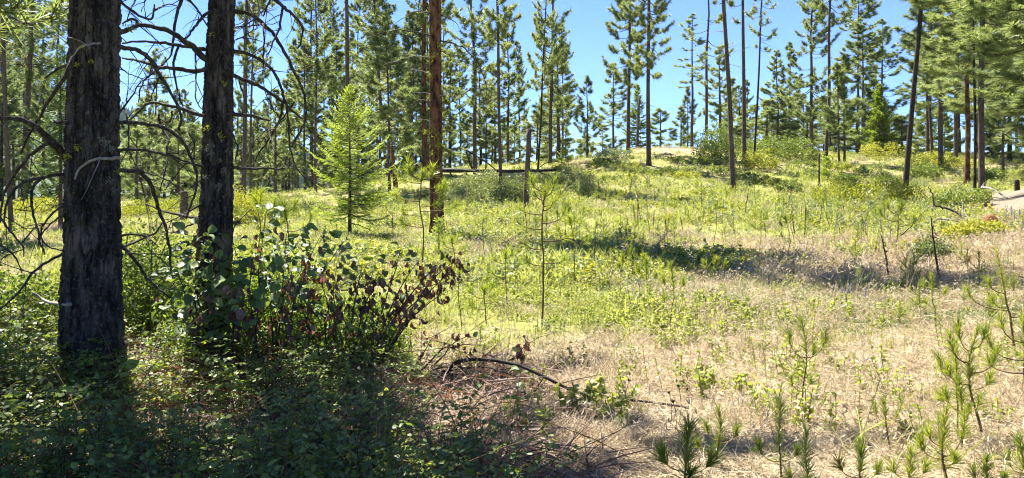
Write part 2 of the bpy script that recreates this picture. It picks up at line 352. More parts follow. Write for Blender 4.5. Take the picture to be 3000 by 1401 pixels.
# ------------------------------------------------------------------ tree crowns (shared between trees)
def scatter_dirs(n): return unit(R.normal(size=(n, 3)))
def tufts(mb, C, D, mat, per=18, L=.22, w=.028, spread=.95):
    """round bottle-brush needle tufts at C facing D"""
    n = len(C)
    if n == 0: return
    base = np.repeat(C, per, 0); d = unit(np.repeat(D, per, 0)*.75 + scatter_dirs(n*per)*spread)
    base = base - np.repeat(D, per, 0)*(R.random(n*per)*.12)[:, None]
    t = np.clip(np.repeat(R.random(n), per)*.7+R.random(n*per)*.3, 0, 1)
    mb.ribbons(base, d, L*R.uniform(.7, 1.15, n*per), w, mat, bend=np.array([0, 0, -.12]), tint=t)
def pine_crown(Lc, Rc, seed, nb=None, dens=1., per=26, needle=.26, w=.025, bare_low=.2, el0=-18., low=.55):
    global R
    R = np.random.default_rng(seed); mb = MB(); nb = int(nb or 9.5*Lc)
    TC, TD = [], []
    lop = R.uniform(.7, 1.35, 8); gap = R.uniform(0, 1, 2)
    for k in range(nb):
        t = ((k+R.random())/nb)
        t = t**1.08; z = t*Lc; az = R.uniform(0, 2*math.pi)
        prof = (1-t)**.62*(low+(1-low)*min(1, t/ .18))+.06
        L = Rc*prof*R.uniform(.55, 1.1)*lop[int(az/(2*math.pi)*8) % 8]
        if (t < bare_low and R.random() < .35) or (min(abs(t-gap)) < .05 and R.random() < .7): continue
        el = math.radians(el0+(44-el0)*t**1.3+R.uniform(-14, 14)); h = np.array([math.cos(az), math.sin(az), 0])
        d0 = h*math.cos(el)+np.array([0, 0, math.sin(el)])
        s = np.linspace(0, 1, 5)
        pts = np.array([0, 0, z])+d0*(L*s)[:, None]+np.array([0, 0, 1.])*(L*(.05+.22*s**2.2)*s - L*.16*np.sin(s*math.pi))[:, None]
        pts[1:, :2] += R.normal(0, .05*L, (4, 2))
        mb.tube(pts, (.012+.012*L)*(1-.8*s), M['bark'], 3, cap=False)
        nt = max(5, int(10.5*L*dens+R.integers(1, 5)))
        for q in range(nt):
            u = R.uniform(.32, 1)**.7; f = u*4; i0 = min(3, int(f)); p = pts[i0]+(pts[i0+1]-pts[i0])*(f-i0)
            bd = unit(pts[i0+1]-pts[i0]); side = unit(np.cross(bd, [0, 0, 1]))*R.choice([-1, 1])
            td = unit(bd*R.uniform(.3, 1)+side*R.uniform(0, .9)*(u < .97)+np.array([0, 0, R.uniform(-.1, .6)]))
            ln = R.uniform(.12, .5)*min(1, .35+L*.4)*(1.1-u*.5)
            e = p+td*ln
            if ln > .22: mb.ribbons([p], [td], ln, .018, M['bark'], tint=.5)
            TC.append(e); TD.append(unit(td+np.array([0, 0, .35])))
            if R.random() < .3: TC.append(p+td*ln*.5+R.normal(0, .05, 3)); TD.append(td)
    TC.append([0, 0, Lc]); TD.append([0, 0, 1.])
    tufts(mb, np.array(TC), np.array(TD), M['needle'], per, needle, w)
    return mb.mesh('pine_crown')
def fir_crown(H, Rc, seed, mat, low=.08, nb=None, spr=.055, width=.012, full=1., bow=.0, rag=(.6, 1.1)):
    """tiered branches with flat sprays of short needles"""
    global R
    R = np.random.default_rng(seed); mb = MB(); nb = int(nb or 26*H)
    bs, ds, Ls, tt = [], [], [], []
    for k in range(nb):
        t = low+(1-low)*((k+R.random())/nb); z = t*H; az = R.uniform(0, 2*math.pi)
        L = (Rc*(1-t)**.85*min(1, .62+(t-low)*1.6)+.05)*R.uniform(*rag)
        el = math.radians(-12+50*t+R.uniform(-9, 9)); h = np.array([math.cos(az), math.sin(az), 0]); sd = np.array([-h[1], h[0], 0])
        s = np.linspace(0, 1, 5)
        pts = np.array([0, 0, z])+(h*math.cos(el)+np.array([0, 0, math.sin(el)]))*(L*s)[:, None]+np.array([0, 0, 1.])*(L*.2*s**2.2-L*(.1+bow)*np.sin(s*math.pi*.9))[:, None]
        mb.tube(pts, (.004+.007*L)*(1-.75*s), M['bark'], 3, cap=False)
        nt = max(4, int(L*15*full)); tb = R.random()
        for q in range(nt+1):
            u = .16+.84*q/nt if q < nt else 1.; f = min(u*4, 3.999); i0 = int(f); p = pts[i0]+(pts[i0+1]-pts[i0])*(f-i0); bd = unit(pts[i0+1]-pts[i0])
            sg = 1 if q % 2 else -1
            td = bd if q == nt else unit(bd*.75+sd*sg*R.uniform(.6, 1)+np.array([0, 0, R.uniform(-.25, .12)]))
            ln = (.10+.30*L*(1.02-u))*R.uniform(.6, 1.15)
            m = max(3, int(ln/.016)); a = (np.arange(m)+.5)/m
            bs.append(p+td*(ln*a)[:, None]); w = np.where(np.arange(m) % 2, 1., -1.)[:, None]
            cr = unit(np.cross(td, [0, 0, 1.])); ds.append(unit(td*.8+cr*w*R.uniform(.5, 1, (m, 1))+np.array([0, 0, 1.])*R.uniform(-.15, .5, (m, 1))))
            Ls.append(np.full(m, spr)*R.uniform(.75, 1.2, m)); tt.append(np.clip(.55*tb+.25*R.random(m)+.35*(a*u), 0, 1))
    bs = np.concatenate(bs); ds = np.concatenate(ds)
    mb.ribbons(bs, ds, np.concatenate(Ls), width, mat, prof=((0, .6), (.5, 1), (1, 0)), tint=np.concatenate(tt))
    return mb.mesh('fir_crown')
CR = []                                               # (length, radius, mesh)
for Lc, Rc, nv in ((4, 1.0, 3), (7, 1.35, 4), (11, 1.8, 4), (15, 2.2, 4), (20, 2.6, 3)):
    for k in range(nv): CR.append((Lc, Rc, pine_crown(Lc, Rc, 100*Lc+k, dens=R.uniform(.75, 1.2))))
SPARSE = [(13, 1.7, pine_crown(13, 1.7, 4000+k, nb=60, dens=.7, bare_low=.5)) for k in range(2)]
R = np.random.default_rng(11)
def pick_crown(Lc, Rc, sparse=False):
    pool = SPARSE if sparse else CR
    sc = [abs(math.log(Lc/a))+.4*abs(math.log(Rc/b))+.35*R.random() for a, b, _ in pool]
    a, b, me = pool[int(np.argmin(sc))]
    return me, Rc/b, Lc/a

def trunk_mesh(H, r0, r1, mat, n=10, wob=.02, flare=.35, stubs=0, seed=0, stub_z=(.5, 6)):
    g = np.random.default_rng(seed); m = 16; s = np.linspace(0, 1, m)**1.3
    pts = np.stack([wob*H*(np.interp(s, np.linspace(0, 1, 6), np.r_[0, g.normal(0, .3, 5)])), wob*H*(np.interp(s, np.linspace(0, 1, 6), np.r_[0, g.normal(0, .3, 5)])), -.15+s*(H+.15)], -1)
    rad = r1+(r0-r1)*(1-s)**.9 + r0*flare*np.exp(-s*H/.35)
    mb = MB(); mb.tube(pts, rad*(1+g.normal(0, .03, m)), mat, n)
    for k in range(stubs):                             # broken limb stubs
        z = g.uniform(*stub_z); a = g.uniform(0, 2*math.pi); L = g.uniform(.15, .9); q = np.linspace(0, 1, 4)
        c = np.array([np.interp(z, pts[:, 2], pts[:, 0]), np.interp(z, pts[:, 2], pts[:, 1]), z]); rr = np.interp(z, pts[:, 2], rad)
        h = np.array([math.cos(a), math.sin(a), g.uniform(-.25, .3)])
        p = c+h*(rr*.7+L*q)[:, None]+np.array([0, 0, -1.])*(g.uniform(0, .35)*L*q**2)[:, None]
        mb.tube(p, .016*(1-.7*q), M['twig'] if g.random() < .75 else M['twig_pale'], 4)
    return mb
NT = [0]
def pine(px, d, top_px, wpx, cb, top, Rc, label, group=None, bark='bark', stubs=6, sparse=False, cat='tree', top_ref=0):
    """px, d: foot; top_px: image column at row top_ref; cb/top: rows of crown base and tip (rows above the frame are negative)"""
    NT[0] += 1; p = B(px, d)
    zt = CAM_H-(top-HOR)/FOC*d; H = zt-p[2]; zb = max(.3, CAM_H-(cb-HOR)/FOC*d-p[2]); Lc = H-zb
    zr = CAM_H-(top_ref-HOR)/FOC*d-p[2]; dx = (top_px-px)/FOC*d
    t = thing('pine_tree', p, label, cat, group, (0, math.atan2(dx, zr), 0))
    obj('trunk', trunk_mesh(H*.985, wpx/FOC*d/2, .02, M[bark], 10, .012, .3, stubs, 50+NT[0], (.8, max(1.5, zb+1))), t)
    me, sx, sz = pick_crown(Lc, Rc, sparse)
    c = obj('crown', me, t, (0, 0, zb)); c.scale = (sx*1.15, sx*1.15, sz); c.rotation_euler = (0, 0, R.uniform(0, 6.28))
    return t

# named pines, left to right, near and middle distance (foot column, depth, column at the frame top, width, crown base row, tip row, crown radius)
pine(35, 25, 12, 14, -80, -900, 1.5, 'slender grey pine trunk at the left edge with a pale patch low on its bark', stubs=14)
pine(70, 58, 93, 20, 250, -500, 2.6, 'stout brown pine at left standing between the thin edge trunk and the drooping fir', stubs=10)
pine(713, 50, 722, 14, 170, -700, 1.8, 'straight bare pine trunk just right of the darker arching dead branches', stubs=10)
pine(735, 62, 738, 9, 330, -100, 1.4, 'thin pine close beside the straight bare trunk right of the burnt pair')
pine(457, 70, 457, 9, 420, 150, 1.7, 'slim pine with pointed top seen between the two burnt trunks')
pine(925, 56, 923, 9, 300, -150, 1.6, 'pine with clear lower trunk rising behind the left side of the bright young fir')
pine(837, 80, 838, 6, 420, 235, 1.5, 'small distant pine framed by the looping dead twigs')
pine(1027, 48, 1015, 15, -120, -900, 2.0, 'tall straight pine whose trunk rises directly behind the bright young fir', stubs=8)
pine(1142, 45, 1128, 9, 430, 60, 1.9, 'bushy pine with narrow trunk right of the young fir', stubs=4)
pine(1135, 62, 1093, 11, 210, -400, 2.0, 'leaning tall pine behind the bushy pine near the young fir')
pine(1207, 55, 1212, 9, 400, 40, 1.9, 'pine with dark trunk left of the orange barked trunk')
pine(1245, 54, 1248, 17, 180, -600, 2.4, 'thick shaded pine just behind and left of the orange barked trunk', bark='bark_red')
pine(1391, 55, 1383, 13, 330, -300, 2.0, 'pine behind the fallen log with crown starting midway up')
pine(1467, 42, 1459, 11, 120, -700, 1.6, 'tall clean pine standing in front of the middle of the fallen log', stubs=8)
pine(1489, 66, 1489, 9, 400, 30, 1.8, 'shorter full pine behind the clean trunk at the fallen log')
pine(1576, 52, 1602, 6, 250, -250, 1.1, 'very thin pine leaning right beside the double crowned pine', bark='bark_black')
pine(1612, 55, 1621, 12, 330, -260, 1.75, 'dark pine with dense crown rising above the right end of the fallen log')
pine(1635, 62, 1632, 14, 420, 150, 1.9, 'broad lower pine tucked behind the dark pine at the log end')
pine(1720, 62, 1720, 7, 445, 225, 1.1, 'small pointed pine alone against the open sky left of the knoll', top_ref=225)
pine(1797, 72, 1797, 8, 420, 188, 1.8, 'pine with feathery top left of the knoll crest', top_ref=188)
pine(1840, 55, 1845, 12, 240, -350, 1.9, 'pine with high light crown standing left on the knoll')
pine(1901, 48, 1901, 14, 210, -500, 1.7, 'straight brown pine with flared foot on the front of the knoll', stubs=10)
pine(1935, 75, 1935, 8, 425, 322, 1.5, 'small conical pine low behind the knoll crest right of the flared trunk', top_ref=322)
pine(1995, 75, 1995, 6, 425, 315, 1.2, 'short pale pine behind the pink grass of the knoll crest', top_ref=315)
pine(2015, 78, 2015, 6, 430, 262, 1.1, 'thin pointed pine behind the pink grass of the knoll crest', top_ref=262)
pine(2027, 66, 2027, 9, 260, 40, 2.0, 'open crowned pine with wide sparse limbs against the sky behind the knoll', sparse=True)
pine(2068, 62, 2072, 10, 240, -250, 1.8, 'pine with bare lower trunk rising behind the dark rounded shrub', sparse=True)
pine(2110, 72, 2108, 10, 400, 140, 1.9, 'dense shadowy pine behind the dark rounded shrub')
pine(2148, 36, 2120, 15, -40, -900, 1.6, 'knobby brown pine leaning left in front of the knoll', stubs=22)
pine(2180, 52, 2178, 13, 60, -500, 1.7, 'straight grey pine on the shaded right shoulder of the knoll', stubs=8)
pine(2207, 48, 2234, 7, 160, -300, 1.1, 'thin scorched pine leaning right beside the straight grey pine', bark='bark_black', sparse=True)
pine(2276, 80, 2276, 8, 390, 150, 1.7, 'pointed pine above the mounded shrub, left one of two', top_ref=150)
pine(2314, 82, 2314, 8, 380, 128, 1.8, 'rounder pine above the mounded shrub, right one of two', top_ref=128)
pine(2379, 66, 2380, 11, 380, -150, 2.0, 'full tall pine rising behind the right end of the mounded shrub')
pine(2419, 54, 2436, 11, 70, -500, 2.0, 'straight dark pine beside the bent dead sapling', stubs=10)
pine(2459, 52, 2447, 6, 380, 190, 1.0, 'slim young pine on the grassy slope, left of the slim pair')
pine(2474, 53, 2470, 7, 370, 170, 1.2, 'slim young pine on the grassy slope, right of the slim pair')
pine(2516, 78, 2516, 9, 230, -120, 2.4, 'tall pine with spreading crown left of the bright conifer')
pine(2528, 72, 2527, 9, 250, 60, 2.0, 'shadowed pine trunk close against the bright conifer')
pine(2585, 80, 2585, 9, 430, 62, 3.0, 'broad dark pine with limbs reaching right behind the bright conifer')
pine(2651, 36, 2697, 16, -30, -800, 1.9, 'blackened pine leaning right out of the shrubs', bark='bark_black', stubs=26)
pine(2732, 62, 2730, 9, 200, -250, 2.2, 'thin dark pine behind the blackened leaning pine')
pine(2832, 36, 2832, 16, 330, -300, 2.3, 'red brown pine with leafy limbs behind the slender twin stem', bark='bark_red', stubs=10)
pine(2855, 30.3, 2852, 9, 60, -400, 1.2, 'slender dark pine pressed against the big grey trunk on the dirt bank', bark='bark_black', stubs=22)
pine(2877, 30, 2881, 19, 120, -700, 2.4, 'big grey pine trunk on the edge of the dirt bank', stubs=14)
pine(2940, 38, 2945, 8, 420, -50, 2.2, 'small trunked pine with low hanging limbs behind the black stump')

# the forest behind, tree by tree; those nothing tells apart share a label
def forest(lo, hi, n, d0, d1, t0, t1, label, group, rc=(1.5, 2.4), cbf=(.15, .5)):
    for k in range(n):
        px = lo+(hi-lo)*(k+R.uniform(.1, .9))/n; d = R.uniform(d0, d1); top = R.uniform(t0, t1)
        z = B(px, d)[2]; zt = CAM_H-(top-HOR)/FOC*d
        zb = z+(zt-z)*R.uniform(*cbf); cb = HOR-(zb-CAM_H)/d*FOC
        pine(px, d, px+R.uniform(-8, 8), R.uniform(.22, .36)/d*FOC, cb, top, R.uniform(*rc), label, group, bark='bark' if R.random() < .7 else 'bark_black', stubs=4)
forest(-330, 200, 12, 45, 100, -500, 60, 'one of the ponderosa pines crowding the wood left of the thickest burnt trunk', 'pines left of the thickest trunk', (1.8, 2.8), (.1, .35))
forest(-300, 190, 6, 36, 60, 150, 330, 'one of the low bushy pines under the wood left of the thickest burnt trunk', 'low pines left of the thickest trunk', (1.3, 1.9), (.05, .2))
forest(350, 600, 14, 60, 110, 250, 370, 'one of the distant pines filling the gap between the two burnt trunks', 'pines between the burnt trunks', (1.4, 2.0), (.1, .3))
forest(360, 600, 4, 45, 60, 330, 430, 'one of the short pines at the meadow edge between the burnt trunks', 'short pines between the burnt trunks', (1.2, 1.6), (.05, .2))
forest(690, 880, 10, 65, 110, 250, 380, 'one of the distant pines under the looping dead branches', 'pines under the looping branches', (1.3, 1.8), (.1, .3))
forest(870, 1330, 22, 60, 105, -200, 220, 'one of the tall pines in the wood behind the young fir and orange trunk', 'pines behind the young fir', (1.6, 2.3), (.15, .45))
forest(860, 1340, 8, 58, 90, 230, 370, 'one of the lower pines in the wood behind the young fir and orange trunk', 'lower pines behind the young fir', (1.4, 2.0), (.05, .2))
forest(600, 1330, 16, 66, 112, 340, 430, 'one of the bushy young pines making the low green wall behind the young fir', 'bushy pines low behind the young fir', (1.5, 2.2), (.02, .12))
forest(1330, 1800, 11, 70, 100, 330, 420, 'one of the bushy young pines low behind the fallen log and knoll', 'bushy pines low behind the log', (1.4, 2.0), (.02, .12))
forest(2130, 2720, 18, 68, 100, 270, 385, 'one of the bushy young pines low along the ridge behind the mounded shrub', 'bushy pines low along the ridge', (2.0, 2.6), (.02, .12))
forest(340, 620, 8, 62, 95, 360, 450, 'one of the bushy young pines low between the burnt trunks', 'bushy pines low between the burnt trunks', (1.4, 2.0), (.02, .12))
forest(1340, 1680, 8, 66, 110, 60, 330, 'one of the pines in the wood behind the fallen log', 'pines behind the fallen log', (1.5, 2.1), (.08, .3))
forest(2110, 2260, 4, 75, 105, 170, 330, 'one of the distant pines behind the knobby pine and grey pine', 'pines behind the knoll shoulder', (1.5, 2.0), (.05, .25))
forest(2250, 2650, 8, 75, 110, 220, 360, 'one of the distant pines along the ridge behind the mounded shrub', 'pines along the ridge', (1.5, 2.1), (.05, .25))
forest(2690, 3150, 9, 45, 85, -400, 60, 'one of the tall pines crowding the wood at the right edge', 'tall pines at the right edge', (2.0, 2.9), (.1, .35))
forest(2700, 3200, 7, 40, 70, 100, 300, 'one of the lower pines in the shade of the wood at the right edge', 'lower pines at the right edge', (1.5, 2.2), (.05, .2))
forest(3090, 3450, 4, 22, 30, -700, -300, 'one of the near pines whose limbs hang in at the right edge', 'near pines at the right edge', (2.2, 2.8), (.1, .2))

# firs
def fir(px, d, top, Rc, label, mat, seed, H0=None, low=.08, dead_low=0, **kw):
    p = B(px, d); H = CAM_H-(top-HOR)/FOC*d-p[2]
    t = thing('fir_tree', p, label, 'tree')
    g = np.random.default_rng(seed+5)
    mb = trunk_mesh(H*.97, .012+.011*H, .004, M['bark'], 8, .004, .15, dead_low, seed, (.2, max(.5, H*.3)))
    obj('trunk', mb, t)
    obj('crown', fir_crown(H, Rc, seed, M[mat], low, **kw), t)
    return t
fir(1025, 23.8, 258, 2.35, 'bright green young fir standing alone in the sunny meadow', 'fir', 501, low=.13, dead_low=8, full=1.3, spr=.065, width=.020, nb=130, rag=(.4, 1.08))
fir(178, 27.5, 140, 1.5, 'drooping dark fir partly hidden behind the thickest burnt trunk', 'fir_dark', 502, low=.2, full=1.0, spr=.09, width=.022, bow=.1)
fir(1868, 68, 255, 1.9, 'dense green fir behind the broken snag on the knoll', 'fir', 503, spr=.16, width=.045, full=.6, nb=120)
fir(2768, 64, 335, 1.7, 'green fir low behind the blackened leaning pine', 'fir', 504, spr=.16, width=.045, full=.6, nb=90)
fir(2576, 60, 250, 1.75, 'bright yellow green conifer on the ridge', 'fir', 505, spr=.17, width=.045, full=.7, nb=150)
fir(2422, 42, 462, .62, 'small fir beside the foot of the bent dead sapling', 'fir', 506, spr=.08, width=.022, nb=60)
fir(1655, 54, 435, .8, 'little pale fir by the right end of the fallen log', 'fir', 507, spr=.1, width=.03, nb=50)
fir(1286, 17.5, 645, .28, 'tiny bright fir seedling in front of the orange trunk', 'fir', 508, spr=.05, width=.016, nb=34, full=1.6)
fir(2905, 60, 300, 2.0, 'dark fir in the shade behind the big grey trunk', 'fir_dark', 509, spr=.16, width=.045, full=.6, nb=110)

# ------------------------------------------------------------------ the orange barked pine of the middle ground
def relief_trunk(prof, d, mat, nth, zcut, plate=(.06, .16), amp=.012, dz=.012, extra=0.):
    """trunk with raised bark plates; prof = (row, centre column, half width) pairs read at depth d; local to its foot"""
    rows = np.array([[CAM_H-(r-HOR)/FOC*d, (c-CX)/FOC*d, (h/FOC*d)*math.cos(math.atan((c-CX)/FOC))-.55*amp] for r, c, h in prof]); rows = rows[np.argsort(rows[:, 0])]
    g = tz(rows[0, 1], d); x0 = rows[0, 1]
    z = np.concatenate([np.arange(g-.15, zcut, dz), zcut+np.linspace(.3, 12, 18)])
    cx = np.interp(z, rows[:, 0], rows[:, 1]); rad = np.interp(z, rows[:, 0], rows[:, 2])
    up = z > rows[-1, 0]; rad = np.where(up, np.maximum(.03, rows[-1, 2]*(1-(z-rows[-1, 0])/16)), rad)
    slope = (rows[-1, 1]-rows[-2, 1])/(rows[-1, 0]-rows[-2, 0]); cx = np.where(up, rows[-1, 1]+slope*(z-rows[-1, 0]), cx)
    th = np.arange(nth)*2*math.pi/nth; TH, ZZ = np.meshgrid(th, z)
    r0 = float(np.median(rad)); nu = max(8, int(2*math.pi*r0/plate[0]))
    u = TH/(2*math.pi)*nu; wv = (fbm(u*.8+5, ZZ*6, 3)-.5)*.9
    f1, f2 = worley(u+wv, ZZ/plate[1]+(fbm(u*.6, ZZ*4+9, 2)-.5)*.8, nu)
    fur = np.clip((f2-f1)/.28, 0, 1)
    f1b, f2b = worley(u*2.2+wv*2, ZZ/plate[1]*2.4+wv, 1000)
    rr = rad[:, None]*(1+.05*np.sin(TH*2+1)+.03*np.sin(TH*3+ZZ*2)) + amp*(fur**.7-.6) + amp*.35*np.clip((f2b-f1b)/.3, 0, 1) + amp*.8*(fbm(u*2.5, ZZ*40, 3)-.5)
    fl = np.exp(-(ZZ-g)/.22); rr = rr*(1+extra*fl*(.6+.5*np.cos(TH*4+.7)))
    V = np.stack([cx[:, None]-x0+rr*np.cos(TH), rr*np.sin(TH), np.broadcast_to((z-g)[:, None], TH.shape)], -1)
    m, n = TH.shape; i = np.arange(m-1)[:, None]*n; j = np.arange(n)[None]; q = np.stack([i+j, i+(j+1) % n, i+n+(j+1) % n, i+n+j], -1).reshape(-1, 4)
    mb = MB(); mb.add(V.reshape(-1, 3), [q], mat, None, True)
    return mb, np.array([x0, d, g])
def traced_branch(mb, o, pts, d0, d1, wpx, mat, twigs=1.0, taper=.75, g=None, wob=.012):
    """a dead limb through photograph points, its depth running from d0 to d1; local to o"""
    pts = np.array(pts, float); s = np.r_[0, np.cumsum(np.hypot(*np.diff(pts, axis=0).T))]; s /= s[-1]
    m = max(8, int(3*len(pts))); t = np.linspace(0, 1, m)
    q = np.stack([np.interp(t, s, pts[:, 0]), np.interp(t, s, pts[:, 1])], -1)
    for _ in range(1): q[1:-1] = q[1:-1]*.5+(q[:-2]+q[2:])*.25
    dd = d0+(d1-d0)*t+.10*np.sin(t*4+pts[0, 0]); W = np.array([P(a, b, c) for (a, b), c in zip(q, dd)])-o
    W[1:-1] += g.normal(0, wob*.6, (m-2, 3)); r = wpx/FOC*d0/2*(1-taper*t)*(1+g.normal(0, .06, m))
    mb.tube(W, np.maximum(r, .0022), mat, 6)
    L = np.linalg.norm(np.diff(W, axis=0), axis=1).sum()
    for k in range(int(twigs*L*4+g.random())):
        i = g.integers(1, m-1); a = unit(W[min(i+1, m-1)]-W[i-1]); sd = unit(np.cross(a, g.normal(size=3))); ln = g.uniform(.05, .42)
        e = np.linspace(0, 1, 6)
        tw = W[i]+unit(a*.6+sd)*(ln*e)[:, None]+np.array([0, 0, -1.])*(g.uniform(-.25, .6)*ln*e**2)[:, None]+np.cumsum(g.normal(0, .007, (6, 3)), 0)*e[:, None]
        mb.tube(tw, np.maximum(.0045*(1-.75*e), .0014), mat, 4, cap=False)
        if ln > .2 and g.random() < .7:
            a2 = unit(tw[3]-tw[2]); s2 = unit(a2+1.2*g.normal(size=3)*.6); tw2 = tw[3]+s2*(ln*.5*e)[:, None]
            mb.tube(tw2, np.maximum(.003*(1-.7*e), .0012), mat, 3, cap=False)
    return W
def lichen(name, c, r, mat, parent, n=26, g=R):
    mb = MB(); b = np.asarray(c)+g.normal(0, r*.45, (n, 3)); mb.ribbons(b, scatter_dirs(n), r*g.uniform(.5, 1.1, n), r*.28, mat, prof=((0, .7), (.5, 1), (1, 0)))
    return obj(name, mb, parent)

g = np.random.default_rng(71)
mbk, o = relief_trunk([(0, 1274, 17), (250, 1276, 17), (500, 1278, 18.5), (650, 1280, 20), (690, 1279, 25), (703, 1279, 28)], 23.3, M['bark_red'], 64, 8.0, (.12, .3), .024, .04)
T0 = thing('pine_tree', o, 'orange brown pine trunk with furrowed bark standing in the sunny meadow', 'tree')
obj('trunk', mbk, T0)
c = obj('crown', CR[12][2], T0, (0, 0, 8.6)); c.scale = (1.2, 1.2, 1.15)
for pts, w, mt in (([(1262,105),(1215,92),(1170,88),(1120,95),(1080,112)], 5, 'twig'), ([(1262,168),(1210,163),(1170,175),(1125,190)], 4, 'twig_pale'), ([(1290,120),(1320,122),(1360,142),(1400,180),(1420,230),(1428,270),(1415,310)], 5, 'twig'),
                ([(1262,220),(1240,208),(1200,205)], 4, 'twig_pale'), ([(1262,300),(1230,292),(1205,305),(1195,335)], 4, 'twig'), ([(1288,280),(1320,278),(1345,300)], 3, 'twig_pale'), ([(1262,355),(1240,350),(1225,352)], 3, 'twig_pale'),
                ([(1290,352),(1310,348),(1335,360)], 3, 'twig'), ([(1290,45),(1330,60),(1350,90)], 4, 'twig'), ([(1262,40),(1220,30),(1150,75)], 4, 'twig'), ([(1262,275),(1230,272),(1215,270)], 3, 'twig_pale'), ([(1292,150),(1320,160),(1312,200),(1298,225)], 3, 'twig')):
    mb = MB(); traced_branch(mb, o, pts, 23.15, 23.3+g.uniform(-1, 1), w, M[mt], .5, .7, g, .02); obj('branch', mb, T0)
for px, py, r in ((1290,130,.12),(1272,165,.12),(1258,220,.1),(1275,395,.14),(1284,425,.12),(1268,450,.10),(1245,388,.08)):
    lichen('lichen', P(px, py, 23.1)-o, r, M['lichen'], T0, 30, g)

# ------------------------------------------------------------------ the two burnt pines of the foreground
def near_crown(parent, o, z0, Lc, Rc, seed, dens=1.):
    me = pine_crown(Lc, Rc, seed, nb=int(9*Lc*dens), dens=1.1*dens, per=16, bare_low=.0, el0=2., low=.9)
    c = obj('crown', me, parent, (0, 0, z0)); return c
mbk, o = relief_trunk([(0, 278, 73), (250, 274, 74), (400, 272, 77), (700, 273, 81), (875, 267, 88), (1050, 268, 96), (1120, 270, 108), (1160, 270, 122)], 5.8, M['bark_dark'], 220, 3.3, (.06, .19), .026, .011, .12)
T1 = thing('pine_tree', o, 'thickest burnt pine trunk in the shade with dark plated bark and dead limbs', 'tree')
obj('trunk', mbk, T1); O1 = o
near_crown(T1, o, 4.1, 12, 2.5, 901, 1.15)
mbk, o = relief_trunk([(0, 650, 37), (200, 642, 40), (300, 640, 42), (550, 637, 46), (670, 631, 50), (850, 624, 52), (1000, 610, 57), (1060, 603, 68), (1078, 601, 78)], 6.74, M['bark_dark'], 170, 3.6, (.05, .15), .019, .011, .12)
T2 = thing('pine_tree', o, 'narrower burnt pine trunk behind the leafy bush with arching dead branches', 'tree')
obj('trunk', mbk, T2); O2 = o
near_crown(T2, o, 4.5, 11, 2.65, 902, 1.2)
A1 = [  # limbs of the thick trunk
 ([(203,470),(173,437),(146,413),(126,386),(93,362),(60,349),(27,346),(-30,350)], 19, 'twig'), ([(205,188),(190,226),(150,286),(110,352),(83,399),(60,450)], 10, 'twig'), ([(208,184),(173,199),(130,229)], 9, 'twig'),
 ([(143,420),(110,437),(83,460),(50,500),(20,546),(7,586),(0,653)], 9, 'twig'), ([(222,503),(160,513),(110,523),(66,536),(30,566),(13,613),(17,666)], 9, 'twig'), ([(120,521),(96,546),(91,586),(96,633),(110,666),(116,706),(130,746)], 8, 'twig'),
 ([(233,576),(186,600),(153,626),(126,656),(116,693),(143,726),(190,736)], 6, 'twig'), ([(200,618),(146,659),(123,683),(112,720)], 5, 'twig'), ([(190,742),(133,769),(93,799),(55,860),(0,905)], 8, 'twig'), ([(0,639),(20,666),(50,699),(70,726),(70,752)], 6, 'twig'),
 ([(-10,712),(33,739),(53,769),(63,799)], 6, 'twig'), ([(27,50),(66,66),(93,71),(126,66)], 6, 'twig'), ([(206,892),(134,886),(93,857)], 10, 'twig_pale'),
 ([(293,126),(253,131),(229,140),(213,163),(200,190)], 6, 'twig_pale'), ([(349,463),(299,463),(259,473),(229,496),(219,526)], 9, 'twig_pale'), ([(200,360),(160,358)], 12, 'twig'),
 ([(345,359),(398,359),(445,366),(480,373),(508,389),(538,417),(554,448),(564,473),(575,501),(578,525),(573,560),(564,588),(550,623),(543,641)], 11, 'twig'), ([(345,441),(410,438),(456,445),(491,455),(526,466),(557,476)], 9, 'twig'),
 ([(345,499),(403,501),(422,513),(438,532),(449,560),(459,593),(468,623),(480,649),(491,683),(494,723),(498,746),(502,800)], 12, 'twig'), ([(417,504),(452,511),(480,522),(503,539),(538,555)], 4, 'twig'), ([(345,690),(398,686),(433,695),(456,716)], 7, 'twig'),
 ([(345,728),(398,709),(438,690),(463,679),(473,653)], 8, 'twig'), ([(345,715),(382,744),(408,781),(433,816),(456,840),(500,872)], 10, 'twig'), ([(375,742),(415,746),(456,744),(522,751),(573,758),(626,763)], 4, 'twig'),
 ([(345,137),(398,144),(433,165),(454,193),(470,221),(489,251),(503,280),(512,294),(524,317),(533,345),(524,382)], 12, 'twig'), ([(345,2),(382,28),(410,49),(440,61),(452,47),(452,14)], 8, 'twig'), ([(350,95),(387,84),(405,72),(438,77)], 13, 'twig'),
 ([(345,196),(375,215),(405,226),(420,235)], 4, 'twig'), ([(350,330),(375,300),(395,270),(410,240),(450,215)], 5, 'twig'), ([(360,300),(372,335),(376,400),(378,440),(385,480)], 5, 'twig')]
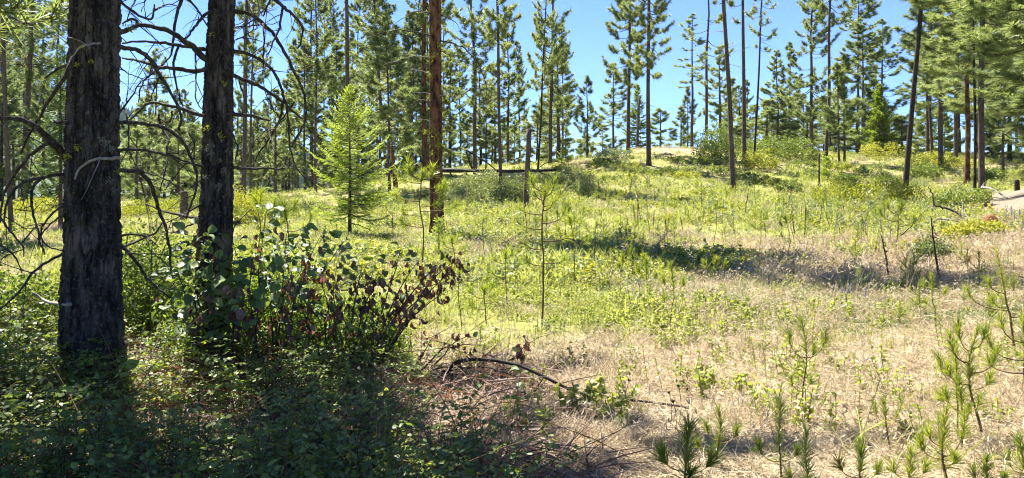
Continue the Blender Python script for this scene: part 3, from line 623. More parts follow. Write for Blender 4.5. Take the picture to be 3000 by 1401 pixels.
A2 = [
 ([(612,203),(573,210),(538,205),(501,200),(466,198),(433,186),(398,177),(359,170)], 13, 'twig'), ([(630,190),(596,168),(573,142),(545,123),(512,100),(480,86),(438,77),(405,72),(387,84),(359,95)], 18, 'twig'), ([(630,152),(561,137),(522,133),(480,126),(433,122),(391,121),(359,127)], 11, 'twig'),
 ([(405,72),(396,56),(382,54),(359,70)], 8, 'twig'), ([(531,-10),(519,40),(511,70),(509,116),(501,163),(480,186)], 9, 'twig'), ([(540,-10),(573,19),(592,47),(603,70),(630,98)], 7, 'twig'), ([(630,25),(592,49),(573,77),(550,105),(543,115)], 9, 'twig'),
 ([(573,151),(573,203),(575,256),(573,292),(582,310),(600,330)], 5, 'twig'), ([(522,140),(510,168),(508,210),(517,252),(526,280),(540,330)], 7, 'twig'), ([(452,30),(480,14),(503,12),(522,19)], 5, 'twig'), ([(398,-5),(377,42),(372,60)], 5, 'twig'), ([(428,-5),(414,35)], 4, 'twig'),
 ([(675,35),(713,35),(741,47),(771,70),(797,93),(813,116),(827,144),(848,177),(864,217),(880,245),(892,280),(898,322),(894,350),(883,380),(862,410),(855,431)], 11, 'twig'), ([(834,292),(841,315),(845,373),(848,420),(857,462),(871,497),(892,520),(915,527)], 6, 'twig'),
 ([(675,151),(717,154),(750,168),(778,186),(797,205),(815,233),(831,280),(829,315),(820,350),(801,387),(783,417),(759,445),(748,473)], 10, 'twig'), ([(650,207),(666,214),(696,226),(731,240),(766,256),(801,280),(824,296),(848,315),(866,334),(887,348)], 12, 'twig'),
 ([(670,334),(736,338),(771,348),(793,355)], 12, 'twig'), ([(670,492),(748,494),(794,493),(820,498),(834,493)], 9, 'twig'), ([(795,-10),(829,21),(859,44),(876,63),(890,82),(887,100),(880,128),(871,142)], 9, 'twig'), ([(829,21),(824,47),(820,82),(806,112),(794,140),(778,175),(776,210)], 6, 'twig'),
 ([(795,-10),(776,35),(771,54),(756,15),(752,-5)], 5, 'twig'), ([(724,-5),(743,42),(752,80)], 4, 'twig'), ([(700,235),(720,300),(730,335)], 4, 'twig'), ([(793,355),(788,385),(793,420),(810,455),(840,475),(865,485)], 4, 'twig'),
 ([(600,341),(561,329),(526,315),(489,310),(456,301),(433,302),(410,322),(380,352)], 11, 'twig'), ([(466,336),(468,369),(484,385),(494,410),(489,443),(489,480),(478,520),(470,560)], 6, 'twig'), ([(505,325),(501,355),(487,369)], 5, 'twig'),
 ([(595,487),(543,476),(517,513),(498,536),(484,557)], 5, 'twig'), ([(550,378),(571,424),(559,452),(550,470)], 5, 'twig'), ([(590,642),(540,632),(503,625),(470,616),(442,604),(426,597)], 9, 'twig'), ([(590,598),(550,621),(489,653)], 5, 'twig'), ([(590,650),(560,655),(530,672),(500,685)], 6, 'twig'),
 ([(680,652),(702,652)], 8, 'twig'), ([(672,380),(690,410),(697,440),(690,470)], 6, 'twig'), ([(770,70),(775,120),(772,170),(768,220)], 5, 'twig'), ([(690,118),(720,105),(745,85),(765,72)], 4, 'twig'), ([(690,80),(740,76),(800,70),(820,62)], 4, 'twig'),
 ([(820,350),(808,330),(790,300),(775,260),(770,220)], 4, 'twig'), ([(862,300),(840,330),(800,385),(770,405),(740,412)], 4, 'twig'), ([(480,186),(450,215),(420,235),(408,270),(405,300)], 6, 'twig'), ([(470,222),(455,250),(445,285),(430,310)], 5, 'twig')]
for arr, T, o, d in ((A1, T1, O1, 5.68), (A2, T2, O2, 6.6)):
    for pts, w, mt in arr:
        mb = MB(); traced_branch(mb, o, pts, d, d+g.uniform(-.55, .55), w*1.2, M[mt], 1.3, .55, g, .005); obj('branch', mb, T)
for px, py, r in ((382,78,.035),(240,135,.02),(225,188,.02),(270,180,.02),(345,500,.02),(195,458,.03),(225,432,.03)):
    lichen('lichen', P(px, py, 5.55)-O1, r, M['lichen'], T1, 22, g)
for px, py, r in ((318,530,.025),(335,560,.02),(300,650,.015),(260,700,.02),(310,420,.03),(325,437,.03),(300,408,.025),(256,330,.016)):
    lichen('lichen', P(px, py, 5.57)-O1, r, M['lichen_grey'], T1, 30, g)
for px, py, r in ((607,372,.03),(645,400,.03),(660,245,.03),(620,100,.02)): lichen('lichen', P(px, py, 6.5)-O2, r, M['lichen'], T2, 22, g)
for px, py, r in ((612,438,.04),(618,425,.03),(655,500,.03),(640,545,.035),(668,440,.03),(600,520,.03),(645,470,.025)): lichen('lichen', P(px, py, 6.5)-O2, r, M['lichen_grey'], T2, 30, g)
# pines standing just outside the left edge: their limbs and shade reach into the view
for (x, y, z0, Lc, Rc, lab) in ((-6.6, 8.3, 3.1, 12, 2.4, 'near pine whose long needled limbs hang into the top left corner'), (-5.4, 5.2, 2.9, 12, 2.3, 'pine beside the left edge shading the leafy undergrowth'), (-3.9, 2.2, 3.6, 11, 2.2, 'pine at the near left corner shading the undergrowth')):
    t = thing('pine_tree', (x, y, tz(x, y)), lab, 'tree')
    obj('trunk', trunk_mesh(z0+Lc*.97, .17, .02, M['bark_dark'], 14, .006, .3, 16, int(y*10), (1, 4)), t)
    near_crown(t, None, z0, Lc, Rc, 910+int(y*3), .85)

# ------------------------------------------------------------------ dead wood
def snag(px, d, top_px, top_row, w0, w1, label, mat, name='dead_snag', stubs=8, cat='snag'):
    p = B(px, d); H = CAM_H-(top_row-HOR)/FOC*d-p[2]; dx = (top_px-px)/FOC*d
    t = thing(name, p, label, cat, rot=(0, math.atan2(dx, H), 0))
    obj('trunk', trunk_mesh(H, w0/FOC*d/2, w1/FOC*d/2, M[mat], 9, .012, .25, stubs, int(px), (.4, H*.95)), t)
    return t
snag(1541, 30, 1549, 378, 16, 15, 'broken topped dead trunk standing in front of the fallen log', 'bark', stubs=16)
snag(1866, 66, 1873, 285, 9, 5, 'weathered dead trunk broken off between the two pines on the knoll', 'bark', stubs=4)
snag(413, 58, 414, 452, 9, 9, 'short dead trunk with pale broken top between the burnt pines', 'bark', stubs=3)
snag(1424, 43, 1424, 330, 5, 3, 'thin charred pole standing upright behind the fallen log', 'bark_black', stubs=5)
snag(1160, 47, 1148, 425, 15, 8, 'leaning reddish burnt trunk beside the bushy pine', 'bark_red', stubs=3)
snag(2400, 38, 2400, 450, 5, 4, 'upright dead sapling whose top is bent over in an arch', 'bark', stubs=2)
t = bpy.context.scene.objects
p = B(2400, 38); mbb = MB(); mbb.tube(np.array([P(a, b, 38)-P(2400, 447, 38) for a, b in ((2399,447),(2398,436),(2390,428),(2378,424),(2364,426),(2352,430))]), np.linspace(.035, .015, 6), M['twig_pale'], 6)
bent = [o for o in bpy.data.objects if o.get('label', '').startswith('upright dead sapling')][0]
bo = obj('bent_top', mbb, bent, P(2400, 447, 38)-p)
snag(2980, 28, 2979, 527, 13, 12, 'short black stump on the dirt bank', 'bark_black', 'tree_stump', 0, 'stump')
snag(540, 33, 540, 560, 24, 20, 'low grey stump in the grass between the burnt pines', 'bark', 'tree_stump', 0, 'stump')
snag(1398, 45, 1363, 438, 6, 5, 'dead pole leaning left above the fallen log', 'bark_black', 'dead_snag', 3)
def wood(name, label, cat, limbs, g, local=None):
    """a lying piece of dead wood: limbs = (points (col,row,depth), width px, material, part name)"""
    o = P(*limbs[0][0][0]); t = thing(name, o, label, cat)
    for pts, w, mt, nm, tw in limbs:
        pts = np.array(pts, float); s = np.linspace(0, 1, len(pts)); m = max(7, 3*len(pts)); q = np.linspace(0, 1, m)
        W = np.array([P(*[np.interp(x, s, pts[:, k]) for k in range(3)]) for x in q])-o
        if m > 8: W[1:-1] = W[1:-1]*.5+(W[:-2]+W[2:])*.25
        W[1:-1] += g.normal(0, .012, (m-2, 3)); mb = MB(); r = w/FOC*pts[0, 2]/2
        mb.tube(W, r*(1-.6*q)*(1+g.normal(0, .07, m)), M[mt], 8)
        for k in range(tw):
            i = g.integers(1, m-1); e = np.linspace(0, 1, 4); dv = unit(g.normal(size=3)); mb.tube(W[i]+dv*(g.uniform(.1, .4)*e)[:, None], .008*(1-.7*e), M[mt], 4)
        obj(nm, mb, t)
    return t
g = np.random.default_rng(5)
wood('fallen_log', 'long dark fallen trunk lying raised across the back of the meadow', 'log', [
    ([(1285,499,43),(1400,501,43),(1520,501,43),(1600,500,43),(1650,496,43)], 13, 'bark_black', 'trunk', 5),
    ([(1318,505,43),(1326,517,42.8),(1340,525,42.6)], 5, 'bark_black', 'branch', 0), ([(1366,505,43),(1372,520,42.7),(1380,530,42.6)], 5, 'bark_black', 'branch', 0),
    ([(1390,506,43),(1400,516,42.7),(1412,526,42.6)], 4, 'bark_black', 'branch', 0), ([(1570,500,43),(1592,480,43),(1620,474,43),(1650,476,43),(1662,492,43)], 3, 'twig', 'branch', 3), ([(1575,502,43),(1600,514,42.8),(1622,520,42.6)], 3, 'twig', 'branch', 0),
    ([(1300,497,42.9),(1350,496,42.9),(1412,504,42.9)], 5, 'twig_pale', 'branch', 0)], g)
wood('leaning_pole', 'charred pole leaning down from upper left onto the fallen log', 'pole', [([(1366,440,43.4),(1410,466,43.3),(1462,503,43.2)], 6, 'bark_black', 'trunk', 4)], g)
wood('dead_branch', 'forked grey brown dead branch with upright tip lying by the rotten stump', 'branch', [
    ([(2830,645,18.6),(2807,623,18.8),(2773,610,19),(2750,605,19),(2736,603,19)], 9, 'twig', 'limb', 1), ([(2736,604,19),(2734,585,19),(2730,565,19),(2719,547,19)], 6, 'stem', 'branch', 1), ([(2736,604,19),(2725,607,18.9),(2716,610,18.9)], 4, 'twig_pale', 'branch', 0),
    ([(2805,622,18.8),(2806,608,18.8),(2811,600,18.8)], 3, 'twig', 'branch', 0), ([(2808,624,18.8),(2830,632,18.6),(2850,645,18.4)], 6, 'twig_pale', 'branch', 0)], g)
wood('dead_branch', 'pale broken stick lying in front of the forked dead branch', 'branch', [([(2744,641,17.6),(2765,643,17.6),(2790,645,17.5),(2818,652,17.4)], 6, 'twig_pale', 'limb', 2), ([(2778,642,17.6),(2780,652,17.5),(2776,662,17.4)], 4, 'twig_pale', 'branch', 0)], g)
wood('dead_branch', 'small upright grey root end among leaves left of the dirt bank', 'branch', [([(2822,630,19.6),(2820,610,19.7),(2818,592,19.8)], 6, 'twig_pale', 'limb', 3), ([(2830,622,19.6),(2822,602,19.7),(2816,588,19.8)], 3, 'twig', 'branch', 0)], g)
wood('dead_branch', 'bare grey limb reaching right from the foot of the big grey trunk', 'branch', [([(2876,549,28),(2892,551,27.5),(2909,554,27),(2928,567,26),(2954,582,25),(2976,603,24)], 6, 'twig_pale', 'limb', 4), ([(2876,549,28),(2880,540,28),(2884,535,28)], 4, 'twig_pale', 'branch', 0)], g)
wood('dead_branch', 'short pale stick behind the rust red rotten stump', 'branch', [([(2872,636,17.6),(2890,639,17.5),(2902,641,17.4)], 5, 'twig_pale', 'limb', 0)], g)
wood('dead_branch', 'grey sticks lying on the front slope of the knoll', 'branch', [([(1930,455,52),(1955,447,52),(1985,458,52),(2010,462,52)], 3, 'twig_pale', 'limb', 3), ([(1955,447,52),(1948,450,52),(1938,460,52)], 3, 'twig_pale', 'branch', 0)], g)
wood('dead_branch', 'pale stick lying by the flared trunk on the knoll', 'branch', [([(1905,497,47.6),(1915,492,47.5),(1925,490,47.4)], 3, 'twig_pale', 'limb', 1)], g)
wood('dead_branch', 'bleached twiggy slash below the mounded shrub', 'branch', [([(2260,480,47),(2290,492,46.6),(2325,510,46)], 4, 'twig_pale', 'limb', 5), ([(2280,487,46.8),(2300,483,46.7),(2312,490,46.5)], 3, 'twig_pale', 'branch', 2)], g)
wood('dead_branch', 'charred knotty wood lying in grass right of the knoll front', 'branch', [([(2035,483,47),(2048,487,46.8),(2062,497,46.5),(2072,497,46.4)], 5, 'bark_black', 'limb', 4)], g)
wood('dead_branch', 'straight dead stick leaning in the grass left of the dry stalks', 'branch', [([(2640,690,11.6),(2665,668,11.7),(2690,640,11.8),(2712,612,11.9)], 3, 'stem', 'limb', 0)], g)
# rust red rotten stump
def rotten():
    o = B(2914, 15.6); g = np.random.default_rng(4); t = thing('rotten_stump', o, 'rust red rotten chunk of wood lying in yellow green leaves at right', 'stump')
    d = o[1]; n, m = 26, 18; th = np.linspace(0, 2*math.pi, n, endpoint=False); s = np.linspace(0, 1, m)
    TH, S = np.meshgrid(th, s); ax0 = P(2886, 650, d)-o; ax1 = P(2940, 690, d-.2)-o
    rad = (.07+.10*np.sin(np.clip(S*1.15+.12, 0, 1)*math.pi)**.7)*(1+.7*(fbm(TH*1.3+3, S*4, 3)-.5)+.5*(fbm(TH*5, S*14, 3)-.5))
    c = ax0+(ax1-ax0)*S[..., None]; V = c+np.stack([np.zeros_like(TH), np.cos(TH), np.sin(TH)*1.05], -1)*rad[..., None]+np.array([.35, 0, .1])*(rad*np.sin(TH))[..., None]
    i = np.arange(m-1)[:, None]*n; j = np.arange(n)[None]; q = np.stack([i+j, i+(j+1) % n, i+n+(j+1) % n, i+n+j], -1).reshape(-1, 4)
    mb = MB(); vv = V.reshape(-1, 3); e = len(vv); jj = np.arange(n)
    mb.add(np.vstack([vv, c[0, :1], c[-1, :1]]), [q, np.stack([(jj+1) % n, jj, np.full(n, e)], -1), np.stack([(m-1)*n+jj, (m-1)*n+(jj+1) % n, np.full(n, e+1)], -1)], M['rot'], None, True)
    obj('rotten_log', mb, t)
    mb = MB(); k = 26; b = np.array([ax0+(ax1-ax0)*u for u in g.random(k)])+g.normal(0, .05, (k, 3)); mb.ribbons(b, unit(np.array([.5, -.3, .6])+g.normal(0, .5, (k, 3))), g.uniform(.05, .16, k), .03, M['rot'], prof=((0, 1), (.6, .8), (1, 0)))
    obj('splinters', mb, t)
rotten()
# the arched bare branch
def arched():
    pts = np.array([(1300,1110),(1306,1096),(1320,1076),(1340,1060),(1373,1054),(1406,1053),(1446,1055),(1486,1063),(1523,1071),(1556,1086),(1589,1101),(1622,1118),(1672,1143),(1712,1166),(1745,1189),(1772,1204),(1805,1216),(1855,1227),(1905,1244),(1938,1247),(1971,1252),(2005,1246),(2020,1234)], float)
    s = np.linspace(0, 1, len(pts)); d = 6.15-.95*s**.9; W = np.array([P(a, b, c) for (a, b), c in zip(pts, d)])
    W[:, 2] = np.maximum(W[:, 2], terrain(W[:, 0], W[:, 1])+.085); o = W[0].copy(); o[2] = tz(o[0], o[1])
    t = thing('dead_branch', o, 'dark bare branch arching out of the bush onto the dry needles', 'branch')
    W = np.vstack([[W[0]+np.array([-.03, .05, -.10])], W]); mb = MB(); r = np.linspace(.017, .006, len(W)); mb.tube(W-o, r, M['bark_black'], 8); obj('limb', mb, t)
    g = np.random.default_rng(3); mb = MB(); traced_branch(mb, o, [(1588,1102),(1584,1123),(1560,1150),(1525,1172),(1495,1187)], 5.85, 5.5, 4, M['twig'], 1, .7, g, .006); obj('twig', mb, t)
    mb = MB(); traced_branch(mb, o, [(1486,1063),(1515,1040),(1540,1012),(1575,990),(1612,979)], 6.0, 6.2, 3.5, M['twig'], 0, .7, g, .006); obj('twig', mb, t)
    mb = MB(); traced_branch(mb, o, [(1500,1076),(1470,1083),(1440,1100),(1400,1118),(1360,1135)], 6.0, 6.0, 3.5, M['twig'], 0, .7, g, .006); obj('twig', mb, t)
    return t, o
T3, O3 = arched()

# ------------------------------------------------------------------ broad leaves, each its own piece
def big_leaf(seed, mat, curl, fold, wid=.8, tint=.5, lobes=0.):
    """one leaf of length 1 along +Y, blade folded along its rib and curled; 7 stations"""
    g = np.random.default_rng(seed); t = np.array([0, .08, .25, .45, .65, .85, 1.])
    w = wid*.5*np.array([.02, .55, .95, 1., .78, .40, .03])*(1+lobes*g.normal(0, .16, 7))
    a = curl*t**1.3; y = np.r_[0, np.cumsum(np.diff(t)*np.cos((a[1:]+a[:-1])/2))]; z = np.r_[0, -np.cumsum(np.diff(t)*np.sin((a[1:]+a[:-1])/2))]
    rib = np.stack([np.zeros(7), y, z], -1); f = fold*(1+g.normal(0, .25, 7))
    up = np.stack([np.zeros(7), np.sin(a), np.cos(a)], -1)
    Lf = rib+np.stack([-w*np.cos(f), np.zeros(7), np.zeros(7)], -1)+up*(w*np.sin(f))[:, None]; f2 = fold*(1+g.normal(0, .3, 7)); Rt = rib+np.stack([w*np.cos(f2), np.zeros(7), np.zeros(7)], -1)+up*(w*np.sin(f2))[:, None]
    V = np.concatenate([Lf, rib, Rt]); q = []
    for k in range(6): q += [[k, 7+k, 8+k, k+1], [7+k, 14+k, 15+k, 8+k]]
    mb = MB(); mb.add(V, [np.array(q)], M[mat], np.full(21, tint), True)
    e = np.linspace(-.28, 0, 3); mb.tube(np.stack([np.zeros(3), e, .25*e*e], -1), .012, M['stem'], 3, cap=False)
    return mb.mesh('leaf')
GL = [big_leaf(k, 'big_leaf', c, f, w, t, .3) for k, (c, f, w, t) in enumerate(((.3,.25,.85,.05),(.6,.4,.8,.25),(.15,.15,.9,.45),(.9,.5,.75,.6),(.4,.7,.8,.15),(.5,.3,.9,.85),(1.2,.35,.7,.35),(.2,.5,.8,1.)))]
DL = [big_leaf(40+k, 'dead_leaf', c, f, w, t, .7) for k, (c, f, w, t) in enumerate(((1.2,.9,.8,.1),(.6,1.1,.75,.4),(1.8,.7,.8,.25),(.4,1.25,.7,.6),(2.2,1.0,.7,.0),(.9,.8,.85,.85),(1.5,1.15,.7,.5)))]
M['sprig'] = leaf_mat('sunfleck_tinted_leaf', [(0, (.14,.20,.03)), (.5, (.24,.31,.05)), (1, (.36,.40,.09))], .5, (1.2,1.15,.4), .45, .4)  # brighter copy of the snowberry leaf; flecks of sun painted into its colour
SL = [big_leaf(80+k, 'sprig', c, f, w, t) for k, (c, f, w, t) in enumerate(((.4,.3,.75,.3),(.7,.5,.7,.6),(.2,.2,.8,.85),(.5,.35,.72,1.)))]
def place_leaf(parent, me, p, d, size, g, droop=0., roll=None):
    d = unit(np.asarray(d)+np.array([0, 0, -droop])); y = Vector(d)
    up = Vector(unit(np.array([g.normal(0, .55), g.normal(-.6, .5), .8]))) if roll is None else Vector(roll)
    x = y.cross(up)
    if x.length < .05: x = y.cross(Vector((1, 0, 0)))
    x.normalize(); z = x.cross(y)
    o = bpy.data.objects.new('leaf', me); COL.objects.link(o); o.parent = parent
    mtx = Matrix((x, y, z)).transposed().to_4x4(); o.rotation_euler = mtx.to_euler(); s = float(size); o.scale = (s, s, s)
    o.location = [float(v) for v in (np.asarray(p)+d*s*.28)]
    return o
def leafy_shrub(name, label, cat, base, stems, g, group=None):
    """stems = ((col,row,depth) tip, base column shift, n leaves, share of withered leaves, leaf size, start)"""
    o = base; t = thing(name, o, label, cat, group)
    for tip, sh, nl, dead, size, st in stems:
        tip = P(*tip)-o; b = np.array([sh, g.normal(0, .08), .0]); e = np.linspace(0, 1, 10); L = np.linalg.norm(tip-b)
        W = b+(tip-b)*e[:, None]+np.array([0, 0, 1.])*(.10*L*np.sin(e*math.pi))[:, None]+np.cumsum(g.normal(0, .012, (10, 3)), 0)*np.sin(e*math.pi)[:, None]
        mb = MB(); mb.tube(W, np.maximum(.010*(1-.8*e), .0022), M['twig'], 5)
        for k in range(3):                             # side shoots
            i = g.integers(3, 8); q = np.linspace(0, 1, 4); dv = unit(unit(W[i+1]-W[i])+.9*g.normal(size=3)); mb.tube(W[i]+dv*(g.uniform(.1, .3)*q)[:, None], .0032*(1-.5*q), M['twig'], 3)
        obj('stem', mb, t)
        for k in range(int(nl*(1.35-.3*dead))):
            u = st+(1-st)*(1-g.random()**1.35*1.0); f = min(u*9, 8.99); i = int(f); p = W[i]+(W[i+1]-W[i])*(f-i); ax = unit(W[i+1]-W[i])
            isd = g.random() < dead; off = g.normal(0, 1, 3); off = unit(off-ax*np.dot(off, ax)*.7)
            p = p+off*g.uniform(0, .12)
            sz = size*g.uniform(.55, 1.15)
            if isd: place_leaf(t, DL[g.integers(len(DL))], p, off*.5, sz*.95, g, 1.3)
            else: place_leaf(t, GL[g.integers(len(GL))], p, off+ax*.4, sz, g, .25)
    return t
g = np.random.default_rng(21)
b1 = B(725, 6.35); b2 = B(1035, 6.5); b3 = B(1190, 6.1)
leafy_shrub('broadleaf_shrub', 'leafy bush with big round green leaves hugging the narrower burnt trunk', 'shrub', B(640, 6.3), [
    ((575,690,6.15), -.04, 34, .05, .11, .45), ((640,740,6.2), .0, 28, .2, .10, .4), ((515,780,6.2), -.10, 26, .05, .10, .4), ((690,800,6.1), .06, 24, .35, .115, .35), ((600,850,6.0), -.02, 22, .35, .10, .3), ((470,860,6.2), -.14, 18, .05, .11, .3), ((560,800,6.05), -.05, 24, .1, .11, .3), ((610,680,6.3), .0, 12, .6, .10, .6)], g)
leafy_shrub('broadleaf_shrub', 'tall leafy bush right of the narrower burnt trunk, green on top and browning below', 'shrub', B(790, 6.35), [
    ((782,612,6.3), -.02, 22, .05, .09, .55), ((850,640,6.3), .03, 30, .15, .10, .45), ((940,690,6.35), .08, 32, .25, .095, .4), ((750,740,6.1), -.05, 24, .4, .11, .35), ((820,800,6.0), .0, 26, .5, .105, .3), ((1010,705,6.5), .12, 18, .15, .09, .5), ((890,820,6.05), .06, 26, .6, .10, .3), ((720,880,6.0), -.06, 22, .5, .11, .25), ((870,740,6.2), .04, 20, .35, .1, .3)], g)
leafy_shrub('broadleaf_shrub', 'bush of withered brown leaves in the middle of the shaded thicket', 'shrub', B(985, 6.45), [
    ((930,800,6.4), -.06, 26, .6, .09, .35), ((985,770,6.45), -.02, 28, .5, .09, .35), ((1060,780,6.5), .04, 32, .75, .09, .35), ((1120,800,6.5), .08, 30, .9, .085, .35), ((1010,880,6.3), .0, 24, .6, .09, .3), ((880,880,6.2), -.08, 22, .7, .095, .3), ((1090,880,6.4), .06, 24, .9, .085, .3)], g)
leafy_shrub('broadleaf_shrub', 'dark stemmed bush of withered brown leaves leaning right into the light', 'shrub', B(1065, 6.55), [
    ((1175,725,6.6), .03, 24, .3, .075, .6), ((1260,800,6.6), .06, 30, .92, .085, .45), ((1350,750,6.6), .08, 34, 1., .085, .55), ((1320,850,6.5), .08, 24, .97, .08, .5), ((1200,850,6.4), .02, 26, .9, .085, .35), ((1325,790,6.7), .09, 16, .95, .075, .6), ((1230,760,6.6), .05, 20, .8, .075, .5), ((1290,770,6.55), .07, 18, .95, .08, .5)], g)
leafy_shrub('broadleaf_shrub', 'sparse low shoots with a few hanging dark leaves around the arching branch', 'shrub', b3, [
    ((1370,985,6.0), .02, 10, .95, .065, .6), ((1415,1010,6.0), .05, 7, .95, .065, .7), ((1270,990,6.1), -.04, 8, .9, .06, .6), ((1540,1115,5.7), .10, 6, .0, .085, .75), ((1440,1130,5.8), .06, 7, .1, .08, .7), ((1350,1110,5.9), .02, 8, .6, .07, .5), ((1300,1150,5.7), .0, 8, .5, .07, .3), ((1240,1120,5.9), -.04, 8, .5, .07, .4), ((1400,1060,6.0), .04, 6, .9, .06, .7)], g)
for (px, py, n, dead, sz) in ((1500,1045,5,.2,.075),(1530,1028,5,.6,.08),(1545,1000,7,1.,.07),(1512,1078,3,0,.085),(1460,1070,2,.5,.06),(1402,1040,2,1,.06)):
    for k in range(n):
        p = P(px+g.normal(0, 9), py+g.normal(0, 9), 6.05)-O3; dd = g.random() < dead
        place_leaf(T3, (DL if dd else GL)[g.integers(7)], p, g.normal(size=3), sz*g.uniform(.7, 1.1), g, 1. if dd else .3)

# ------------------------------------------------------------------ bushes of the middle distance
def bush(px, d, wpx, hpx, mat, label, n, leaf=.06, seed=0, depth=.8, group=None, stem=True, name='shrub', dome=.55):
    global R
    p = B(px, d); rx = wpx/FOC*d/2; h = hpx/FOC*d; g = np.random.default_rng(seed+900)
    t = thing(name, p, label, 'shrub', group)
    n = int(n*1.7); k = max(10, int(n/34)); a = g.uniform(0, 2*math.pi, k); rr = np.sqrt(g.random(k)); zc = g.random(k)**.7
    prof = np.sqrt(np.clip(1-(rr*.97)**2, .04, 1))**(1.2-dome)
    C = np.stack([rr*np.cos(a)*rx, rr*np.sin(a)*rx*depth, zc*prof*h*g.uniform(.75, 1.1, k)], -1); cr = g.uniform(.5, 1., k)*min(.6, max(.12, h*.30, rx*.2))
    z0 = terrain(C[:, 0]+p[0], C[:, 1]+p[1])-p[2]; C[:, 2] += z0
    per = int(n/k); b = np.repeat(C, per, 0)+scatter_dirs(k*per)*np.repeat(cr, per)[:, None]*(g.random(k*per)**.4)[:, None]*np.array([1.15, 1.15, .8])
    d3 = unit(scatter_dirs(k*per)+np.array([0, 0, .45])); mb = MB()
    mb.ribbons(b, d3, leaf*g.uniform(.7, 1.2, k*per), leaf*.62, M[mat], prof=((0, .35), (.45, 1), (1, 0)), tint=np.clip(np.repeat(g.random(k), per)*.55+g.random(k*per)*.45, 0, 1))
    obj('foliage', mb, t)
    if stem:
        mb = MB()
        for q in range(min(k, 16)):
            e = np.linspace(0, 1, 5); base = np.array([g.normal(0, rx*.2), g.normal(0, rx*.15), -.02]); mb.tube(base+(C[q]-base)*e[:, None]+np.array([0, 0, .12*h])*np.sin(e*math.pi)[:, None], (.006+.008*h)*(1-.75*e), M['stem'], 4, cap=False)
        obj('stem', mb, t)
    return t
bush(2100, 51, 125, 108, 'shrub', 'dark rounded shrub on the right shoulder of the knoll', 2600, .12, 1)
bush(2290, 53, 235, 74, 'shrub', 'broad mounded green shrub behind the bent dead sapling', 4200, .12, 2)
bush(2225, 47, 110, 60, 'shrub_yellow', 'yellow green shrub at the left foot of the mounded green shrub', 1500, .10, 3)
bush(2530, 29, 300, 74, 'shrub_yellow', 'wide low yellow green thicket in front of the blackened leaning pine', 5200, .075, 4, 1.0)
bush(1500, 33, 115, 78, 'shrub_blue', 'round silvery green shrub at the foot of the broken topped dead trunk', 2400, .075, 5)
bush(1665, 37, 160, 62, 'shrub_blue', 'low silvery green shrub right of the broken topped dead trunk', 2600, .08, 6)
bush(1385, 38, 150, 32, 'shrub_blue', 'low leafy shrub strip below the fallen log', 2000, .08, 7)
bush(1400, 42, 190, 46, 'shrub_blue', 'shaded shrubs directly under the fallen log', 2200, .09, 8)
bush(2610, 58, 170, 46, 'shrub_yellow', 'bright rounded shrub at the foot of the yellow green conifer', 1700, .12, 9)
bush(2760, 50, 190, 48, 'shrub_yellow', 'bright spreading shrub right of the blackened leaning pine', 2200, .11, 10)
bush(2700, 44, 110, 44, 'shrub', 'low green shrub directly behind the blackened leaning pine', 1600, .1, 11)
bush(690, 30, 150, 105, 'shrub_yellow', 'tall pale green bush left of the bright young fir', 2600, .075, 12)
bush(800, 33, 160, 66, 'shrub', 'leafy low bush beside the foot of the bright young fir', 2200, .075, 13)
bush(1080, 36, 170, 52, 'shrub', 'low bush right behind the bright young fir', 2000, .08, 14)
bush(2850, 15.0, 170, 62, 'shrub_yellow', 'lime green bush in front of the rust red rotten wood', 3200, .05, 15)
bush(2800, 24, 180, 60, 'shrub', 'leafy green bush behind the forked dead branch', 2800, .07, 16)
bush(2730, 13.2, 110, 72, 'shrub_blue', 'dark weedy bush at the right end of the shadow band', 1500, .045, 17)
bush(2890, 36, 110, 46, 'shrub', 'dark bush at the foot of the twin trunks on the dirt bank', 1500, .09, 18)
bush(130, 42, 260, 44, 'shrub_yellow', 'low bright shrubs at the left behind the slender edge trunk', 2600, .09, 19)
bush(440, 38, 200, 52, 'shrub_yellow', 'low bright shrubs between the burnt trunks', 2600, .085, 20)
bush(560, 44, 120, 60, 'shrub', 'green bush behind the narrower burnt trunk', 1800, .09, 21)
bush(2060, 47, 52, 32, 'shrub', 'small round dark green shrub on the front of the knoll', 700, .08, 22)
bush(1960, 44, 44, 26, 'shrub', 'tiny dark shrub in the grass right of the flared trunk', 600, .08, 23)
bush(1790, 52, 120, 34, 'sage', 'pale low shrubs on the left slope of the knoll', 1300, .1, 24)
bush(2310, 36, 70, 40, 'shrub', 'dark little bush in the slope shadow right of the knobby pine', 900, .08, 25)
bush(2480, 40, 70, 34, 'shrub', 'small shadowed bush right of the small fir', 900, .08, 26)
for k, (px, d, w_, h_) in enumerate(((1755,50,80,22),(1850,46,90,24),(1905,43,80,20),(1990,49,90,24),(2010,42,90,22),(2130,44,80,24),(2190,42,100,24),(2240,40,90,22),(2350,48,90,26),(2390,43,80,24),(2460,47,90,26),(2560,46,100,28),(2600,40,90,26),(1640,47,80,22),(1700,42,90,22),(1790,40,80,20))):
    bush(px, d, w_, h_, ('shrub', 'shrub_yellow', 'shrub')[k % 3], 'one of the low green brush clumps dotted over the slopes of the knoll', 700, .085, 60+k, .9, 'low brush on the knoll', False)
bush(420, 7.9, 300, 330, 'snow', 'backlit leafy shrub growing in the gap between the burnt trunks', 4600, .038, 27, .5)
bush(40, 7.2, 330, 230, 'snow', 'shady leafy shrub filling the left edge beside the thickest trunk', 3200, .038, 28, .5)

bush(760, 6.8, 480, 330, 'snow', 'twiggy snowberry thicket around the stems of the big leaved bush', 7500, .036, 29, .5)
bush(1030, 6.7, 330, 210, 'snow', 'twiggy snowberry thicket under the withered brown leaves', 4200, .034, 30, .5)
